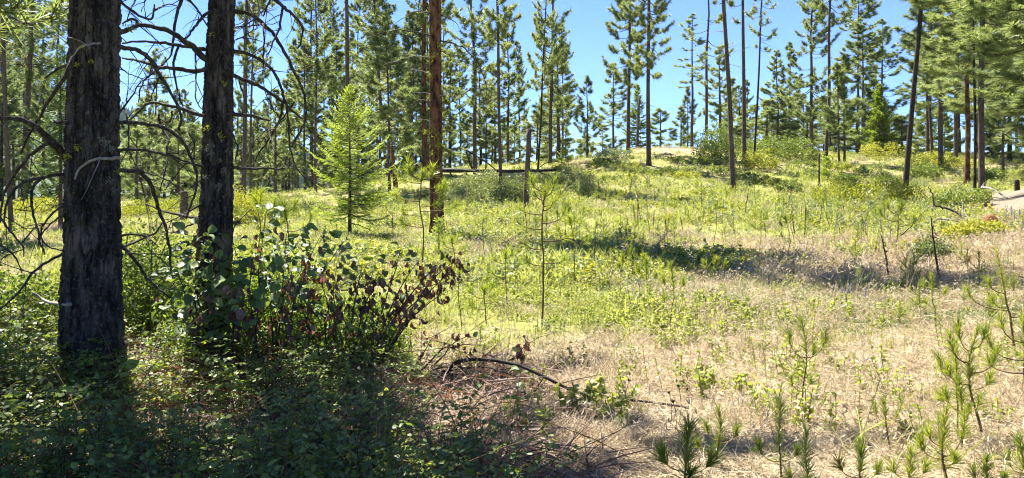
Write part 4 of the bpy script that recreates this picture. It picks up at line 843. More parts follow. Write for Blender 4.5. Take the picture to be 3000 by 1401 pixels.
# ------------------------------------------------------------------ young pines with long needles
def young_pine(px, base_row, tip_px, tip_row, label, whorls=(), d=None, needle=.10, dens=1., lead=.38, mat='needle_young', shoot='stem_yellow', group=None, cat='seedling', name='pine_seedling', low=.3, r0=.006, nw=.0034, bare=False, g=None):
    """whorls = (height fraction, image angle in degrees: 0 right, 90 towards camera, 180 left, length, upturn)"""
    p = G(px, base_row) if d is None else B(px, d); d = p[1]; needle = needle*.86
    tip = P(tip_px, tip_row, d)-p; H = np.linalg.norm(tip); t = thing(name, p, label, cat, group)
    e = np.linspace(0, 1, 9); S = tip*e[:, None]+np.cumsum(g.normal(0, .014*H, (9, 3)), 0)*np.sin(e*math.pi)[:, None]
    mb = MB(); k = int(9*(1-lead)); mb.tube(S[:k+1], np.linspace(r0, r0*.7, k+1), M['stem'], 6); obj('stem', mb, t)
    mb = MB(); mb.tube(S[k:], np.linspace(r0*.75, r0*.35, 9-k), M[shoot], 5); sh = obj('leader', mb, t)
    def needles(W, n, ang, L, parent, nm):
        s = g.random(n); f = np.minimum(s*(len(W)-1), len(W)-1.001); i = f.astype(int); b = W[i]+(W[i+1]-W[i])*(f-i)[:, None]; ax = unit(W[i+1]-W[i])
        rad = g.normal(size=(n, 3)); rad = unit(rad-ax*(rad*ax).sum(-1, keepdims=True)); a = np.radians(g.uniform(*ang, n))[:, None]*(1-.45*s[:, None]**3)
        dv = ax*np.cos(a)+rad*np.sin(a); mb = MB()
        mb.ribbons(b, dv, L*g.uniform(.6, 1.25, n), nw*g.uniform(.7, 1.1, n), M[mat], bend=rad*.10+g.normal(0, .08, (n, 3))+np.array([0, 0, -.10])*(np.sin(a)), side=unit(np.cross(dv, g.normal(size=(n, 3)))), prof=((0, .9), (.5, 1), (1, .25)), tint=g.random(n))
        return obj(nm, mb, parent)
    if not bare: needles(S[int(8*low):k+1], int(60*dens), (45, 95), needle*1.1, t, 'needles')
    needles(S[k:], int(165*dens), (12, 55), needle, sh, 'needles')
    for hf, az, L, up in whorls:
        i = hf*8; i0 = min(int(i), 7); b = S[i0]+(S[i0+1]-S[i0])*(i-i0); a = math.radians(az); h = np.array([math.cos(a), -math.sin(a), 0]); q = np.linspace(0, 1, 6)
        W = b+h*(L*(1-(1-q)**1.7)*(1-.35*up))[:, None]+np.array([0, 0, 1.])*(L*1.35*up*q**2)[:, None]
        mb = MB(); mb.tube(W, r0*.55*(1-.5*q), M[shoot] if L < .16 else M['stem'], 4); br = obj('branch', mb, t)
        needles(W[2 if bare else 3:], int((95 if L > .12 else 70)*dens), (22, 65) if bare else (14, 46), needle*.95, br, 'needles')
    return t
g = np.random.default_rng(33)
Y = young_pine
Y(2350, 1243, 2345, 933, 'tall foreground pine seedling with upright candle and two raised side shoots', ((.60,175,.17,.75),(.60,5,.17,.75),(.58,80,.12,.7),(.28,200,.10,.6),(.3,-20,.08,.6)), g=g, needle=.085, lead=.40)
Y(2290, 1425, 2285, 1177, 'dark stiff pine seedling left of the darkest candle at the bottom right', ((.3,185,.14,.5),(.32,20,.10,.5)), g=g, needle=.075, mat='needle_dark', lead=.5, dens=1.2)
Y(2348, 1520, 2362, 1264, 'darkest pine candle cut by the bottom edge of the view', ((.35,190,.10,.6),), g=g, needle=.075, mat='needle_dark', lead=.55, dens=1.3)
Y(2612, 1338, 2590, 1178, 'small forked pine seedling on a thin bent stem', ((.62,190,.09,.9),(.66,10,.12,.8),(.55,0,.08,.6)), g=g, needle=.055, lead=.30, dens=.7)
Y(2523, 1470, 2523, 1293, 'pale pine seedling with feathery low needles between the forked seedling and the big one', ((.45,175,.14,.5),(.42,10,.10,.5)), g=g, needle=.085, lead=.5)
Y(2780, 1450, 2770, 1205, 'stout dark green pine seedling with a side branch curving up right', ((.42,0,.17,.9),(.40,180,.14,.5),(.35,90,.12,.4),(.55,200,.08,.6)), g=g, needle=.09, lead=.5, dens=1.3, r0=.008)
Y(2815, 1340, 2808, 1118, 'bright pine seedling behind the stout dark one with yellow shoot', ((.58,180,.13,.7),(.55,10,.12,.6),(.5,100,.10,.5)), g=g, needle=.085, lead=.42, r0=.007)
Y(2880, 1296, 2866, 965, 'tallest bright pine seedling at right with a cluster of candles on top', ((.70,190,.16,.8),(.80,170,.13,.9),(.82,20,.10,.9),(.62,10,.18,.5),(.5,185,.16,.5),(.45,0,.14,.4)), g=g, needle=.095, lead=.45, r0=.009, dens=1.2)
Y(2806, 1290, 2800, 1005, 'yellow green pine seedling left of the tallest one', ((.62,185,.14,.8),(.6,5,.10,.7),(.35,170,.14,.4)), g=g, needle=.09, lead=.35)
Y(2972, 1030, 2918, 735, 'leaning bare stemmed pine sapling with a bushy tip near the right edge', ((.42,185,.42,.35),(.35,10,.25,.35),(.6,200,.16,.5),(.45,150,.3,.3)), g=g, needle=.11, lead=.34, r0=.011)
Y(2745, 968, 2730, 810, 'pine seedling with two crooked side shoots left of the leaning sapling', ((.6,180,.14,.9),(.55,8,.16,.5),(.4,190,.1,.4)), g=g, needle=.085, lead=.4)
Y(3000, 1430, 2985, 1290, 'dark pine candle half cut by the right edge', ((.3,170,.12,.6),), g=g, needle=.08, mat='needle_dark', dens=1.2, lead=.6)
Y(2905, 1480, 2890, 1345, 'dark little pine tuft at the bottom edge near the right corner', ((.4,180,.10,.6),(.4,20,.08,.5)), g=g, needle=.075, mat='needle_dark', lead=.5)
Y(3010, 1180, 2995, 930, 'pine sapling at the right edge spreading long pale needles inward', ((.5,180,.30,.4),(.7,190,.2,.6),(.35,175,.3,.25)), g=g, needle=.12, lead=.35, r0=.01)
Y(2665, 1490, 2668, 1330, 'soft pine seedling low at the bottom between the pale and the stout ones', ((.5,180,.10,.5),(.5,0,.10,.5)), g=g, needle=.08, lead=.5)
Y(2022, 1500, 2018, 1250, 'pine seedling with long fanned needles and yellow stem at the bottom edge', ((.45,185,.13,.45),(.42,0,.15,.4),(.4,90,.12,.3)), g=g, needle=.12, lead=.5, nw=.0042, dens=1.1)
Y(2100, 1385, 2106, 1206, 'shadowy pine seedling right of the yellow stemmed one', ((.55,180,.09,.7),(.5,10,.12,.5),(.3,180,.12,.4)), g=g, needle=.08, mat='needle_dark', lead=.45, dens=1.1)
Y(1853, 825, 1850, 735, 'bushy little pine at the near edge of the shadow band', ((.5,180,.22,.5),(.55,0,.22,.5),(.3,190,.25,.3),(.35,20,.2,.3)), g=g, needle=.13, lead=.4, nw=.007, r0=.011)
Y(1895, 885, 1893, 765, 'slim pine seedling right of the bushy little pine', ((.6,180,.15,.7),(.5,0,.15,.5)), g=g, needle=.11, lead=.4, nw=.006)
Y(1965, 968, 1962, 775, 'straight pine seedling at the border of green and dry grass', ((.62,185,.16,.7),(.6,0,.14,.7),(.4,180,.12,.5)), g=g, needle=.10, lead=.4, nw=.005)
Y(2100, 835, 2098, 762, 'pine seedling standing inside the shadow band', ((.5,180,.2,.6),(.5,0,.2,.5)), g=g, needle=.12, lead=.4, nw=.007)
Y(1588, 952, 1600, 545, 'tall spindly pine sapling with a bare stem in the middle of the meadow', ((.70,182,.34,.3),(.74,-10,.30,.35),(.83,60,.25,.4),(.96,170,.22,.6),(.55,200,.25,.25),(.80,184,.30,.25),(.62,5,.38,.2),(.86,10,.26,.6),(.9,200,.2,.9),(.42,180,.22,.3),(.44,10,.25,.15),(.93,30,.18,.8)), g=g, needle=.14, lead=.12, nw=.0048, r0=.013, bare=True, mat='needle_young', shoot='stem', dens=.75, cat='sapling', name='pine_sapling')
Y(1686, 836, 1668, 640, 'thin pine sapling right of the tall spindly one', ((.75,180,.3,.3),(.6,0,.3,.3),(.85,20,.2,.6)), g=g, needle=.15, lead=.15, nw=.006, r0=.010, bare=True, shoot='stem', cat='sapling', name='pine_sapling')
Y(1236, 792, 1238, 505, 'long needled pine sapling in front of the orange brown trunk', ((.74,10,.55,.3),(.95,175,.35,.7),(.6,20,.5,.25),(.4,185,.45,.2),(.86,180,.5,.35),(.80,0,.45,.15),(.55,5,.75,.15),(.92,150,.35,.5),(.9,20,.3,.6),(.5,190,.4,.2),(.66,180,.5,.2)), g=g, needle=.2, lead=.14, nw=.008, r0=.016, bare=True, mat='needle_young', shoot='stem', dens=1.2, cat='sapling', name='pine_sapling')
Y(1352, 970, 1348, 785, 'bare thin stemmed pine sapling behind the withered bush', ((.9,190,.1,.6),), g=g, needle=.12, lead=.15, nw=.004, r0=.006, bare=True, shoot='stem', cat='sapling', name='pine_sapling', dens=.5)
Y(838, 900, 830, 598, 'pine sapling with radiating dark needles behind the leafy bush', ((.95,180,.14,.5),(.95,0,.14,.5),(.8,20,.35,.4),(.72,180,.3,.35)), g=g, d=8.2, needle=.16, lead=.12, nw=.0045, r0=.009, bare=True, mat='needle_dark', shoot='stem', cat='sapling', name='pine_sapling', dens=.9)
Y(760, 850, 752, 575, 'pale long needled pine sapling right of the narrower burnt trunk', ((.8,180,.4,.3),(.7,0,.4,.25),(.5,170,.4,.1),(.9,60,.3,.5)), g=g, d=11, needle=.2, lead=.15, nw=.006, r0=.01, bare=True, mat='needle_young', shoot='stem', cat='sapling', name='pine_sapling', dens=1.2)
Y(2625, 740, 2640, 600, 'pine sapling leaning left of the dry stalks at the right', ((.6,180,.4,.4),(.5,0,.35,.3),(.75,200,.25,.6)), g=g, d=14.5, needle=.16, lead=.3, nw=.008, r0=.014, cat='sapling', name='pine_sapling')

for a in ((1425,955,1418,850,'short wispy sapling right of the withered bush, nearest the bare thin stem'),(1486,905,1480,742,'wispy thin pine sapling left of the tall spindly one'),(1662,770,1655,610,'wispy sapling behind the thin sapling right of the tall spindly one'),(1740,800,1748,655,'bent wispy sapling left end of the shadow band'),(1330,850,1322,700,'wispy pine sapling behind the tips of the withered bush'),(2310,770,2300,640,'wispy pine sapling rising behind the middle of the shadow band'),(2090,720,2096,600,'wispy pine sapling in the meadow below the flared trunk'),(1420,760,1416,640,'wispy pine sapling right of the orange brown trunk')):
    Y(*a, ((.8,180,.2,.5),(.7,5,.22,.35),(.55,170,.2,.3),(.9,30,.14,.7)), g=g, needle=.13, lead=.14, nw=.0055, r0=.008, bare=True, shoot='stem', cat='sapling', name='pine_sapling', dens=.6)
# small pines scattered in the meadow: one of each kind, then copies
def seedling_mesh(seed, H, needle, nw, n, mat):
    g = np.random.default_rng(seed); e = np.linspace(0, 1, 6); S = np.stack([np.cumsum(g.normal(0, .02*H, 6)), np.cumsum(g.normal(0, .02*H, 6)), H*e], -1); S[0] = 0
    a = MB(); a.tube(S, .007*(1-.6*e), M['stem'], 4); b = MB(); segs = [(S[2:], n)]
    for k in range(4):
        z = g.uniform(.35, .75)*H; az = g.uniform(0, 6.28); q = np.linspace(0, 1, 4); L = H*g.uniform(.15, .35); W = np.array([0, 0, z])+np.stack([math.cos(az)*L*q, math.sin(az)*L*q, L*.8*q**1.5], -1); a.tube(W, .004, M['stem'], 3); segs.append((W, n//3))
    for W, c in segs:
        s = g.random(c); f = np.minimum(s*(len(W)-1), len(W)-1.001); i = f.astype(int); p = W[i]+(W[i+1]-W[i])*(f-i)[:, None]; ax = unit(W[i+1]-W[i]); r = g.normal(size=(c, 3)); an = np.radians(g.uniform(25, 60, c))[:, None]
        b.ribbons(p, unit(ax*np.cos(an)+unit(r)*np.sin(an)), needle*g.uniform(.7, 1.1, c), nw, M[mat], tint=g.random(c))
    return a.mesh('stem'), b.mesh('needles')
KIND = [seedling_mesh(k, H, nl, nw, n, mt) for k, (H, nl, nw, n, mt) in enumerate(((.55,.13,.010,70,'needle_young'),(.8,.15,.011,80,'needle_young'),(.45,.12,.010,60,'needle'),(1.0,.15,.012,90,'needle'),(.7,.14,.011,70,'needle_young')))]
g = np.random.default_rng(44)
def seedling(p, k, s, label, group):
    r = thing('pine_seedling', p, label, 'seedling', group, (0, 0, g.uniform(0, 6.28))); r.scale = (s, s, s)
    obj('stem', KIND[k][0], r); obj('needles', KIND[k][1], r)
SPOTS = []
while len(SPOTS) < 85:
    px, py = g.uniform(1560, 2640), g.uniform(572, 735); p = G(px, py)
    if all((px-a)**2+((py-b)*2)**2 > 32**2 for a, b in SPOTS): SPOTS.append((px, py)); seedling(p, int(g.integers(5)), g.uniform(.6, 1.15), 'little pine seedling among the many sprinkled over the open meadow below the knoll', 'small pine seedlings in the open meadow')
k = 0
while k < 22:
    px, py = g.uniform(1330, 2000), g.uniform(760, 930); p = G(px, py)
    if dryness(p[0], p[1]) < .75: seedling(p, int(g.integers(5)), g.uniform(.35, .6), 'small pine seedling in the bright green patch left of the dry floor', 'small pine seedlings in the green patch'); k += 1
for k in range(16):
    p = G(g.uniform(2450, 2990), g.uniform(780, 1000)); seedling(p, int(g.integers(5)), g.uniform(.45, .75), 'small pine seedling in the pinkish dry grass at the right', 'small pine seedlings in the pinkish grass')
for k in range(14):
    p = G(g.uniform(380, 1220), g.uniform(600, 760)); seedling(p, int(g.integers(5)), g.uniform(.8, 1.3), 'small pine seedling in the sunny grass at left behind the bush', 'small pine seedlings behind the bush')
# last year's dry stalks
def stalk_mesh(seed, H, w, knob, mat='stem'):
    g = np.random.default_rng(seed); e = np.linspace(0, 1, 7); S = np.stack([np.cumsum(g.normal(0, .012*H, 7)), np.cumsum(g.normal(0, .012*H, 7)), H*e], -1); S[0] = 0
    mb = MB(); r = w*(1-.45*e)
    if knob: r[4:6] *= 1.9
    mb.tube(S, r, M[mat], 5)
    if knob:
        n = 30; b = S[3]+(S[6]-S[3])*g.random(n)[:, None]; mb.ribbons(b, unit(scatter_dirs(n)+[0, 0, .8]), .03, .016, M['stem'])
    return mb.mesh('dry_stalk')
ST = [stalk_mesh(1, .75, .010, True), stalk_mesh(2, .9, .009, False), stalk_mesh(3, .6, .009, True, 'bark_black'), stalk_mesh(4, .7, .008, False, 'bark_black')]
k = 0
while k < 60:
    px, py = g.uniform(1480, 2620), g.uniform(575, 725); p = G(px, py); o = obj('dry_stalk', ST[int(g.integers(4))], None, p); s = g.uniform(.7, 1.25); o.scale = (s, s, s); o.rotation_euler = (g.normal(0, .09), g.normal(0, .12), g.uniform(0, 6.28))
    tag(o, 'thin brown dead stalk among the many standing in the open meadow below the knoll', 'stalk', 'dead stalks in the meadow'); k += 1
for px, py, top, lab in ((2603,826,688,'dark upright dead stalk at the right end of the shadow band'),(2752,824,640,'knotty dead stalk with dried leaves right of the shadow band'),(2698,760,700,'short dark dead stalk between the knotty stalk and shadow band'),(2330,690,600,'dead stalk leaning left in the middle of the meadow'),(1877,650,560,'charred straight stalk in the meadow below the flared trunk')):
    p = G(px, py); H = (py-top)/FOC*p[1]; mb = MB(); e = np.linspace(0, 1, 8); mb.tube(np.stack([np.cumsum(g.normal(0, .012, 8))-.12*e*H, np.zeros(8), H*e], -1), .016*(1-.6*e)*(1+g.normal(0, .12, 8)), M['bark_black'], 6)
    n = 40; b = np.stack([-.12*H*(q := g.random(n)), g.normal(0, .015, n), H*q], -1); mb.ribbons(b, unit(scatter_dirs(n)), .05, .022, M['dead_leaf'], prof=((0, .5), (.5, 1), (1, 0)))
    tag(obj('dry_stalk', mb, None, p), lab, 'stalk')
# the dried flower heads near the arching branch
for px, py, tp, lab in ((1958,1275,(1960,1153),'dried seed head nearest the tip of the arching branch, left one'),(1985,1260,(1988,1135),'tallest dried seed head near the tip of the arching branch'),(1972,1290,(1972,1180),'low dried seed head near the tip of the arching branch'),(2028,1180,(2014,1143),'dark paired seed head right of the tallest one'),(1797,1200,(1842,1117),'single slanting brown seed head beside the arching branch')):
    p = G(px, py); tip = P(tp[0], tp[1], p[1])-p; t = thing('dry_flower', p, lab, 'dead flower'); e = np.linspace(0, 1, 6); mb = MB(); mb.tube(tip*e[:, None]+np.array([.02, 0, 0])*np.sin(e*3)[:, None], .0022, M['stem'], 4); obj('stem', mb, t)
    mb = MB(); mb.ribbons(np.repeat(tip[None], 26, 0), unit(scatter_dirs(26)*.8+unit(tip)), g.uniform(.012, .028, 26), .009, M['bark_black']); obj('seed_head', mb, t)
# purple lupines
def lupine(p, s, label, group):
    t = thing('lupine', p, label, 'flower', group); mb = MB(); H = .32*s; e = np.linspace(0, 1, 4); mb.tube(np.stack([.02*e, 0*e, H*e], -1), .004, M['forb'], 4); n = 30; L = scatter_dirs(n)*[1, 1, .2]+[0, 0, .25]
    mb.ribbons(np.array([0, 0, .3*H])+g.normal(0, .03, (n, 3)), unit(L), .07*s, .016*s, M['forb'], prof=((0, .4), (.6, 1), (1, 0))); obj('leaves', mb, t)
    mb = MB(); n = 44; q = g.random(n); mb.ribbons(np.stack([.02*np.ones(n), 0*q, H*(.55+.6*q)], -1), unit(scatter_dirs(n)+[0, 0, .4]), .026*s*(1.2-q*.6), .018*s, M['flower'], prof=((0, .6), (.5, 1), (1, .3))); obj('flower_spike', mb, t)
for q in ((2462,905),(2488,888),(2475,915),(2530,905),(2590,925)): lupine(G(*q), .7, 'purple lupine among the cluster in the dry grass at the right', 'purple lupines in the dry grass')
for q in ((1845,925),(1848,905),(1900,880),(1870,870),(1480,915),(1815,700)): lupine(G(*q), .7, 'pale purple lupine in the bright green patch of the meadow', 'lupines in the green patch')
for q in ((2450,690),(2500,680),(2540,700),(2580,690),(2960,655),(2985,660),(2970,668),(2945,660)): lupine(G(*q), 1.0, 'lupine in the mauve drift of flowers at the right of the meadow', 'lupines in the mauve drift')

def p_berry(seed, n, rad, H, leaf, mat='snow', wood=None):
    g = np.random.default_rng(seed); mb = MB(); ws = wood or mb
    for k in range(n):
        b = np.array([g.normal(0, rad*.5), g.normal(0, rad*.5), 0]); e = np.linspace(0, 1, 6); h = H*g.uniform(.5, 1.1); dx = g.normal(0, .45*h, 2); S = b+np.stack([dx[0]*e**1.4, dx[1]*e**1.4, h*(e-.15*e**3)], -1); ws.tube(S, .003*(1-.6*e), M['stem'], 3, cap=False)
        for q in range(5):
            i = g.integers(1, 5); az = g.uniform(0, 6.28); t = np.array([math.cos(az), math.sin(az), g.uniform(-.1, .4)])*g.uniform(.08, .2); m = 7; u = np.linspace(.2, 1, m); ax = unit(t); sd = unit(np.cross(ax, [0, 0, 1.])); sg = np.where(np.arange(m) % 2, 1, -1)[:, None]
            mb.ribbons(S[i]+t*u[:, None], unit(ax*.5+sd*sg+g.normal(0, .3, (m, 3))), leaf*g.uniform(.6, 1.2, m), leaf*.72, M[mat], bend=np.array([0, 0, -.25]), side=unit(np.cross(np.cross(ax, [0, 0, 1.])*np.ones((m, 1)), ax)*.3+np.cross(unit(sd*sg), [0, 0, 1.])+g.normal(0, .35, (m, 3))), prof=((0, .3), (.25, .9), (.6, 1), (.85, .6), (1, 0)), tint=g.random(m))
            ws.ribbons([S[i]], [ax], np.linalg.norm(t), .004, M['stem'])
    return mb
def snowberry(px, d, n, rad, H, leaf, mat, seed, label):
    t = thing('snowberry_bush', B(px, d), label, 'bush'); w = MB(); l = p_berry(seed, n, rad, H, leaf, mat, w); obj('foliage', l, t); obj('stems', w, t)
for k, (px, d, n, rad, H, mt, lab) in enumerate(((60,5.4,16,.35,.75,'snow','knee high shady snowberry bush at the left edge beside the thickest trunk'),(165,5.1,12,.25,.62,'sprig','bright leaved snowberry bush just left of the thickest trunk foot'),(300,4.95,12,.24,.50,'sprig','bright leaved snowberry bush right in front of the thickest trunk foot'),
        (400,5.7,14,.3,.66,'snow','snowberry bush in the gap right of the thickest trunk'),(520,5.6,14,.3,.62,'sprig','light green snowberry bush left below the leafy bush'),(660,5.5,14,.3,.66,'snow','dark snowberry bush below the narrower trunk'),(790,5.4,14,.28,.58,'sprig','light green snowberry bush below the middle of the leafy bush'),
        (920,5.6,14,.3,.60,'snow','snowberry bush below the withered leaves'),(1030,5.5,12,.25,.46,'sprig','low light green snowberry bush at the right end of the thicket'),(90,4.4,14,.28,.52,'sprig','snowberry bush with sun flecked leaves in the lower left corner'),(330,4.35,12,.25,.40,'snow','low snowberry bush at the bottom left of the middle'),
        (560,4.5,12,.25,.46,'sprig','sun flecked snowberry bush at the bottom below the narrower trunk'),(760,4.4,12,.24,.40,'snow','low dark snowberry bush at the bottom of the thicket'),(900,4.6,10,.22,.40,'sprig','small light snowberry bush at the bottom right of the thicket'),(10,5.9,14,.3,.95,'snow','tall snowberry bush cut by the left edge'))):
    snowberry(px, d, n, rad, H, .034, mt, 300+k, lab)  # bushes with the sprig leaf look sunlit by colour alone

# ------------------------------------------------------------------ undergrowth sprigs, their sun flecks put into a brighter leaf colour
def sprig(base_px, base_row, pts, n, label, g, size=.044, dd=None):
    d = max(3.9, dd*.82); p = B(base_px, d); t = thing('snowberry_sprig', p, label, 'sprig')
    W = np.vstack([[0, 0, 0], np.array([P(a, b, d) for a, b in pts])-p]); s = np.r_[0, np.cumsum(np.linalg.norm(np.diff(W, axis=0), axis=1))]; s /= s[-1]
    e = np.linspace(0, 1, 9); C = np.stack([np.interp(e, s, W[:, k]) for k in range(3)], -1)
    mb = MB(); mb.tube(C, .0035*(1-.6*e), M['stem'], 4)
    obj('stem', mb, t)
    for k in range(n):
        u = s[1]+(1-s[1])*(k+.5)/n; f = min(u*8, 7.99); i = int(f); q = C[i]+(C[i+1]-C[i])*(f-i); ax = unit(C[i+1]-C[i]); sd = unit(np.cross(ax, [0, 0, 1.]))*(1 if k % 2 else -1)
        place_leaf(t, SL[g.integers(4)], q, ax*.5+sd+g.normal(0, .25, 3), size*g.uniform(.7, 1.2), g, .1)
g = np.random.default_rng(61)
for a in ((250,1395,[(250,1395),(255,1330),(275,1280),(285,1240)],12,'sprig with a pointed glowing leaf in front of the thickest trunk',.055), (130,1400,[(130,1400),(100,1345),(70,1330),(20,1335)],12,'sunlit sprig at the lower left corner reaching left'),(10,1380,[(10,1380),(8,1320),(12,1280),(15,1245)],9,'pale leaved sprig on the left border low down'),
          (545,1390,[(545,1390),(550,1330),(560,1290),(535,1262),(512,1250)],10,'yellow green sprig lit by a fleck of sun in the lower left',.05),(600,1340,[(560,1330),(590,1310),(615,1290),(645,1255)],8,'small yellow stemmed sprig right of the fleck of sun'),(730,1230,[(700,1240),(760,1205),(810,1175),(862,1155)],14,'long arching sprig with lime leaves below the leafy bush'),
          (1060,1220,[(1055,1220),(1062,1170),(1066,1130),(1062,1096)],9,'upright sprig with round lime leaves in the dark undergrowth',.045),(1110,1230,[(1040,1185),(1080,1170),(1110,1160),(1133,1140)],10,'spreading sprig right of the upright lime sprig'),(1115,1210,[(1050,1200),(1090,1196),(1120,1190),(1133,1178)],10,'lower horizontal sprig under the spreading one'),
          (805,1400,[(805,1400),(800,1350),(790,1335),(830,1325)],12,'leafy sprig standing at the bottom of the undergrowth'),(910,1120,[(912,1120),(915,1080),(905,1050),(925,1035)],10,'sprig with bright tips below the withered bush',.045),(1055,1350,[(1040,1350),(1050,1325),(1062,1310),(1066,1295)],6,'single small sprig near the dry needles at the bottom'),
          (420,1200,[(380,1230),(340,1200),(310,1190),(290,1175)],8,'sprig with two round leaves at the foot of the thickest trunk',.05),(380,1120,[(345,1120),(352,1095),(358,1080),(370,1068)],4,'single large green leaf shoot right of the thickest trunk',.08),(700,1120,[(680,1160),(670,1130),(690,1080),(650,1060)],12,'sprig with tiny leaves left below the leafy bush'),
          (160,1190,[(160,1200),(150,1150),(110,1120),(90,1090)],12,'leafy sprig left of the thickest trunk foot',.045),(640,1150,[(640,1165),(628,1140),(625,1125),(650,1118)],5,'curled glowing leaf shoot below the narrower trunk',.075)):
    sprig(a[0], a[1], a[2], a[3], a[4], g, *(a[5:] or (.044,)), dd=min(G(a[0], a[1])[1], 5.9))

# ------------------------------------------------------------------ ground cover (nobody could count it): instanced clumps
def proto(mb, name): 
    o = bpy.data.objects.new(name, mb.mesh(name)); return o
def p_straw(seed, n, rad, L, w, mat='straw', lift=.02, tilt=.10):
    g = np.random.default_rng(seed); mb = MB(); r = rad*np.sqrt(g.random(n)); a = g.uniform(0, 6.28, n); b = np.stack([r*np.cos(a), r*np.sin(a), g.uniform(0, lift, n)], -1); az = g.uniform(0, 6.28, n)
    dv = np.stack([np.cos(az), np.sin(az), g.normal(0, tilt, n)], -1); mb.ribbons(b, dv, L*g.uniform(.5, 1.2, n), w, M[mat], bend=g.normal(0, .2, (n, 3))*[1, 1, .3], side=unit(np.cross(unit(dv), np.array([0, 0, 1.])+g.normal(0, .5, (n, 3)))), prof=((0, .8), (.5, 1), (1, .3)), tint=g.random(n)); return mb
def p_grass(seed, n, rad, L, w, mat, spread=.35, droop=.35, head=None):
    g = np.random.default_rng(seed); mb = MB(); r = rad*np.sqrt(g.random(n)); a = g.uniform(0, 6.28, n); b = np.stack([r*np.cos(a), r*np.sin(a), np.zeros(n)-.01], -1)
    dv = unit(np.stack([g.normal(0, spread, n), g.normal(0, spread, n), np.ones(n)], -1)); out = dv*[1, 1, 0]+g.normal(0, .15, (n, 3)); ll = L*g.uniform(.45, 1.15, n); bend = unit(out)*droop*g.random((n, 1))+[0, 0, -.12]
    mb.ribbons(b, dv, ll, w, M[mat], bend=bend, prof=((0, 1), (.4, .9), (.75, .6), (1, 0)), tint=g.random(n))
    if head:
        k = n//2; e = b[:k]+(dv[:k]+bend[:k])*ll[:k, None]; e = np.repeat(e, 3, 0); mb.ribbons(e, unit(np.repeat(dv[:k]+2*bend[:k], 3, 0)+g.normal(0, .5, (3*k, 3))), L*.16, w*1.7, M[head], prof=((0, .5), (.5, 1), (1, 0)))
    return mb
def p_forb(seed, n, rad, H, leaf, mat, per=12, ratio=.3):
    g = np.random.default_rng(seed); mb = MB()
    for k in range(n):
        r = rad*math.sqrt(g.random()); a = g.uniform(0, 6.28); h = H*g.uniform(.5, 1.15); e = np.linspace(0, 1, 4); top = np.array([g.normal(0, .15*h), g.normal(0, .15*h), h]); b = np.array([r*math.cos(a), r*math.sin(a), 0]); S = b+top*e[:, None]
        mb.tube(S, .0025+.004*leaf, M['forb'], 3, cap=False); u = g.uniform(.12, 1, per); az = g.uniform(0, 6.28, per); dv = np.stack([np.cos(az), np.sin(az), g.uniform(.1, 1.1, per)], -1)
        mb.ribbons(b+top*u[:, None], unit(dv), leaf*g.uniform(.6, 1.2, per)*(1.15-.5*u), leaf*ratio, M[mat], bend=np.array([0, 0, -.3]), prof=((0, .4), (.45, 1), (1, 0)), tint=np.clip(.5*u+.5*g.random(per), 0, 1))
    return mb
def cover(name, label, cat, pts, kinds, scl, protos):
    """one object: points on the ground, each carrying one of the clumps"""
    cl = bpy.data.collections.new(name+'_clumps')
    for k, q in enumerate(protos): q.name = '%02d_%s' % (k, name); cl.objects.link(q)
    me = bpy.data.meshes.new(name); n = len(pts); me.vertices.add(n); me.vertices.foreach_set('co', np.asarray(pts, np.float32).reshape(-1))
    a = me.attributes.new('kind_id', 'INT', 'POINT'); a.data.foreach_set('value', np.asarray(kinds, np.int32))
    a = me.attributes.new('size', 'FLOAT', 'POINT'); a.data.foreach_set('value', np.asarray(scl, np.float32))
    a = me.attributes.new('turn', 'FLOAT_VECTOR', 'POINT'); a.data.foreach_set('vector', np.stack([R.normal(0, .08, n), R.normal(0, .08, n), R.uniform(0, 6.28, n)], -1).astype(np.float32).reshape(-1))
    o = obj(name, me); ng = bpy.data.node_groups.new(name, 'GeometryNodeTree')
    ng.interface.new_socket('Geometry', in_out='INPUT', socket_type='NodeSocketGeometry'); ng.interface.new_socket('Geometry', in_out='OUTPUT', socket_type='NodeSocketGeometry')
    nn = ng.nodes; gi = nn.new('NodeGroupInput'); go = nn.new('NodeGroupOutput'); ci = nn.new('GeometryNodeCollectionInfo'); ci.inputs['Collection'].default_value = cl; ci.inputs['Separate Children'].default_value = True; ci.inputs['Reset Children'].default_value = True
    ip = nn.new('GeometryNodeInstanceOnPoints'); ip.inputs['Pick Instance'].default_value = True
    def attr(nm, ty):
        x = nn.new('GeometryNodeInputNamedAttribute'); x.data_type = ty; x.inputs['Name'].default_value = nm
        return next(s for s in x.outputs if s.enabled and s.name == 'Attribute')
    e = nn.new('FunctionNodeEulerToRotation'); lk = ng.links
    lk.new(attr('turn', 'FLOAT_VECTOR'), e.inputs[0]); lk.new(e.outputs[0], ip.inputs['Rotation']); lk.new(attr('kind_id', 'INT'), ip.inputs['Instance Index']); lk.new(attr('size', 'FLOAT'), ip.inputs['Scale'])
    lk.new(gi.outputs[0], ip.inputs['Points']); lk.new(ci.outputs[0], ip.inputs['Instance']); lk.new(ip.outputs[0], go.inputs[0])
    md = o.modifiers.new('cover', 'NODES'); md.node_group = ng
    return tag(o, label, cat, kind='stuff')
R = np.random.default_rng(99)
def sample(n, d0, d1, u0=-700, u1=3700):
    d = np.exp(R.uniform(math.log(d0), math.log(d1), n)); u = R.uniform(u0, u1, n); x = (u-CX)/FOC*d
    return x, d
def shade_side(x, y): return np.clip((-.45-.28*(y-6)-x)/.7+.5, 0, 1)*np.clip((8.6-y)/1.2, 0, 1)
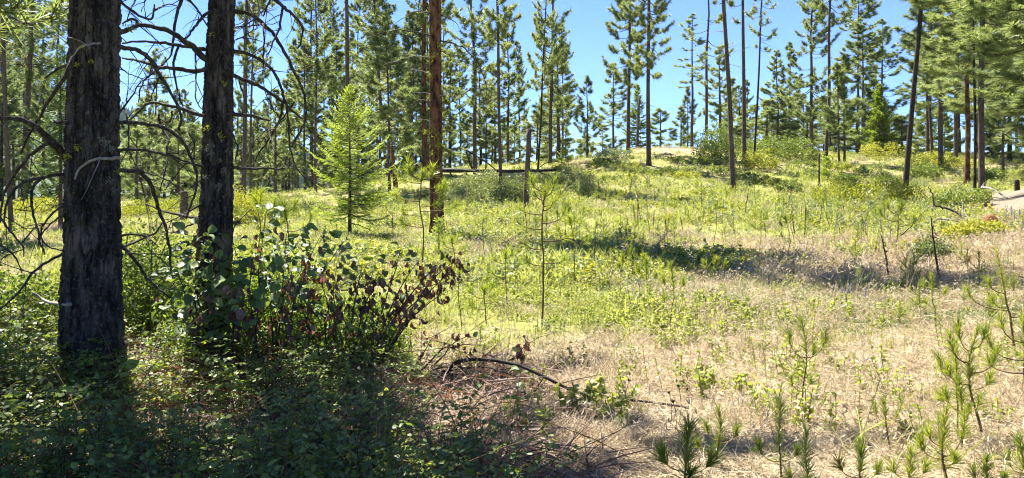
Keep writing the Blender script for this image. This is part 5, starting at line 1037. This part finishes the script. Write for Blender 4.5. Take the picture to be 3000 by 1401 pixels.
def lay(name, label, cat, n, d0, d1, prob, protos, s0, s1, near_far=None, u0=-700, u1=3700, vary=None):
    x, y = sample(n, d0, d1, u0, u1); keep = R.random(n) < prob(x, y)*(1-bareness(x, y)); x, y = x[keep], y[keep]; z = terrain(x, y); k = len(x)
    sz = R.uniform(s0, s1, k)*(1 if vary is None else vary(x, y))
    kinds = R.integers(0, len(protos), k) if near_far is None else np.where(y < near_far[0], R.integers(0, near_far[1], k), R.integers(near_far[1], len(protos), k))
    return cover(name, label, cat, np.stack([x, y, z], -1), kinds, sz, protos)
pt = proto
def tall(x, y): return np.clip(.95+(fbm(x*.55+31, y*.55, 3)-.5)*2.4, .4, 1.6)*(1-.55*np.exp(-((x+2.3)/2.2)**2-((y-21.5)/3)**2))
lay('dry_needle_litter', 'tan dry pine needles and straw matted over the open floor', 'litter', 9000, 2.6, 17, lambda x, y: np.clip(dryness(x, y)*1.5-.1, .12, 1), [pt(p_straw(k, 150, .32, .14, .0032), 'a') for k in range(4)]+[pt(p_straw(9+k, 120, .4, .18, .006), 'a') for k in range(2)], .8, 1.3, (9, 4))
lay('dry_grass', 'short dry tan and pinkish grass over the open ground', 'grass', 20000, 3.2, 85, lambda x, y: np.clip(dryness(x, y)*1.2-.12, .16, 1)*np.clip((y-3.5)/10, .05, 1), [pt(p_grass(k, 22, .16, .22, .0045, m, .35, .5, h), 'a') for k, (m, h) in enumerate((('straw','pink'),('pink','pink'),('straw',None)))]+[pt(p_grass(20+k, 34, .32, .24, .011, m, .35, .5, h), 'a') for k, (m, h) in enumerate((('straw','pink'),('pink','pink'),('pink','pink')))], .7, 1.3, (12, 3))
lay('green_grass', 'bright green meadow grass in loose tufts', 'grass', 42000, 4.0, 95, lambda x, y: np.clip(1.15-dryness(x, y)*1.25, .05, 1)*np.clip((y-4)/10, .10, 1)*(.35+.65*(fbm(x*.8+20, y*.8, 3) > .46))*(1-.85*shade_side(x, y)), [pt(p_grass(40+k, 16, .17, .28, .006, 'grass', .4, .5), 'a') for k in range(3)]+[pt(p_grass(50+k, 30, .30, .27, .014, 'grass', .32, .4), 'a') for k in range(3)], .6, 1.25, (13, 3), vary=tall)
lay('meadow_herbs', 'yellow green leafy herbs filling the meadow', 'herbs', 36000, 4.6, 95, lambda x, y: np.clip(1.1-dryness(x, y)*1.05, .20, 1)*np.clip((y-4.5)/7, .14, 1)*(.3+.7*(fbm(x*.5, y*.5, 3) > .47))*(1-.8*shade_side(x, y)), [pt(p_forb(60+k, 5, .12, .22, .055, 'forb', 14), 'a') for k in range(2)]+[pt(p_forb(64, 6, .14, .12, .05, 'forb', 12, .5), 'a')]+[pt(p_forb(70+k, 8, .28, .21, .09, m, 13, .34), 'a') for k, m in enumerate(('forb', 'shrub_yellow', 'forb', 'sage'))], .6, 1.3, (12, 3), vary=tall)
lay('undergrowth', 'dark snowberry thicket with small round leaves in the shade at lower left', 'undergrowth', 1900, 2.7, 9.0, lambda x, y: shade_side(x+.55, y)*np.clip((fbm(x*1.3+7, y*1.3, 3)-.42)*7, .10, 1), [pt(p_berry(80+k, 5, .2, .60, .027), 'a') for k in range(5)]+[pt(p_forb(87, 6, .15, .3, .06, 'snow', 12), 'a')], .55, 1.1, None, -900, 1500, lambda x, y: .45+1.15*fbm(x*.9+3, y*.9, 2)+.35*np.clip((-x-2.2)/2, 0, 1))
lay('shade_litter', 'fallen twigs and grey dead stems among the shaded undergrowth', 'litter', 900, 2.7, 8.0, lambda x, y: shade_side(x-.5, y), [pt(p_straw(95+k, 22, .3, .35, .007, 'dead_leaf', .12, .35), 'a') for k in range(3)], .7, 1.3, None, -900, 1700)
lay('pale_ground_cover', 'low silvery leaved ground cover across the end of the dry floor', 'ground cover', 5000, 8, 16, lambda x, y: sum(np.exp(-((x-G(*q)[0])/1.7)**2-((y-G(*q)[1])/1.6)**2) for q in ((2250,880),(2480,900),(2080,850)))*.9, [pt(p_forb(120+k, 12, .2, .10, .045, 'sage', 10, .3), 'a') for k in range(2)]+[pt(p_grass(124, 24, .2, .16, .006, 'sage', .5, .5), 'a')], .6, 1.2)
lay('tall_weeds', 'tall thin flowering grass stems standing loosely over the floor', 'grass', 5200, 4.6, 40, lambda x, y: .5*np.clip((y-4)/5, .16, 1)*(.4+.6*np.clip((x-1.2)/2, 0, 1))*(1-shade_side(x, y)), [pt(p_grass(110+k, 5, .1, .6, .004, m, .18, .3, h), 'a') for k, (m, h) in enumerate((('straw','pink'),('grass','straw'),('grass',None)))]+[pt(p_forb(115+k, 2, .1, .30, .036, 'forb', 18), 'a') for k in range(2)], .6, 1.2)

# ------------------------------------------------------------------ summer haze
def haze():
    x0, x1, y0, y1, z0, z1 = -2200, 700, -40, 1760, -12, 290
    V = np.array([[x, y, z] for z in (z0, z1) for y in (y0, y1) for x in (x0, x1)], float); mb = MB()
    m, n, out = new_mat('summer_haze'); v = N(n, 'ShaderNodeVolumePrincipled'); v.inputs['Color'].default_value = (.62, .80, 1, 1); v.inputs['Density'].default_value = .00007; v.inputs['Anisotropy'].default_value = 0
    n.links.new(v.outputs[0], out.inputs['Volume'])
    mb.add(V, [np.array([[0, 2, 3, 1], [4, 5, 7, 6], [0, 1, 5, 4], [1, 3, 7, 5], [3, 2, 6, 7], [2, 0, 4, 6]])], m)
    tag(obj('haze', mb), 'thin bluish summer haze in the air', 'haze', kind='stuff')
haze()
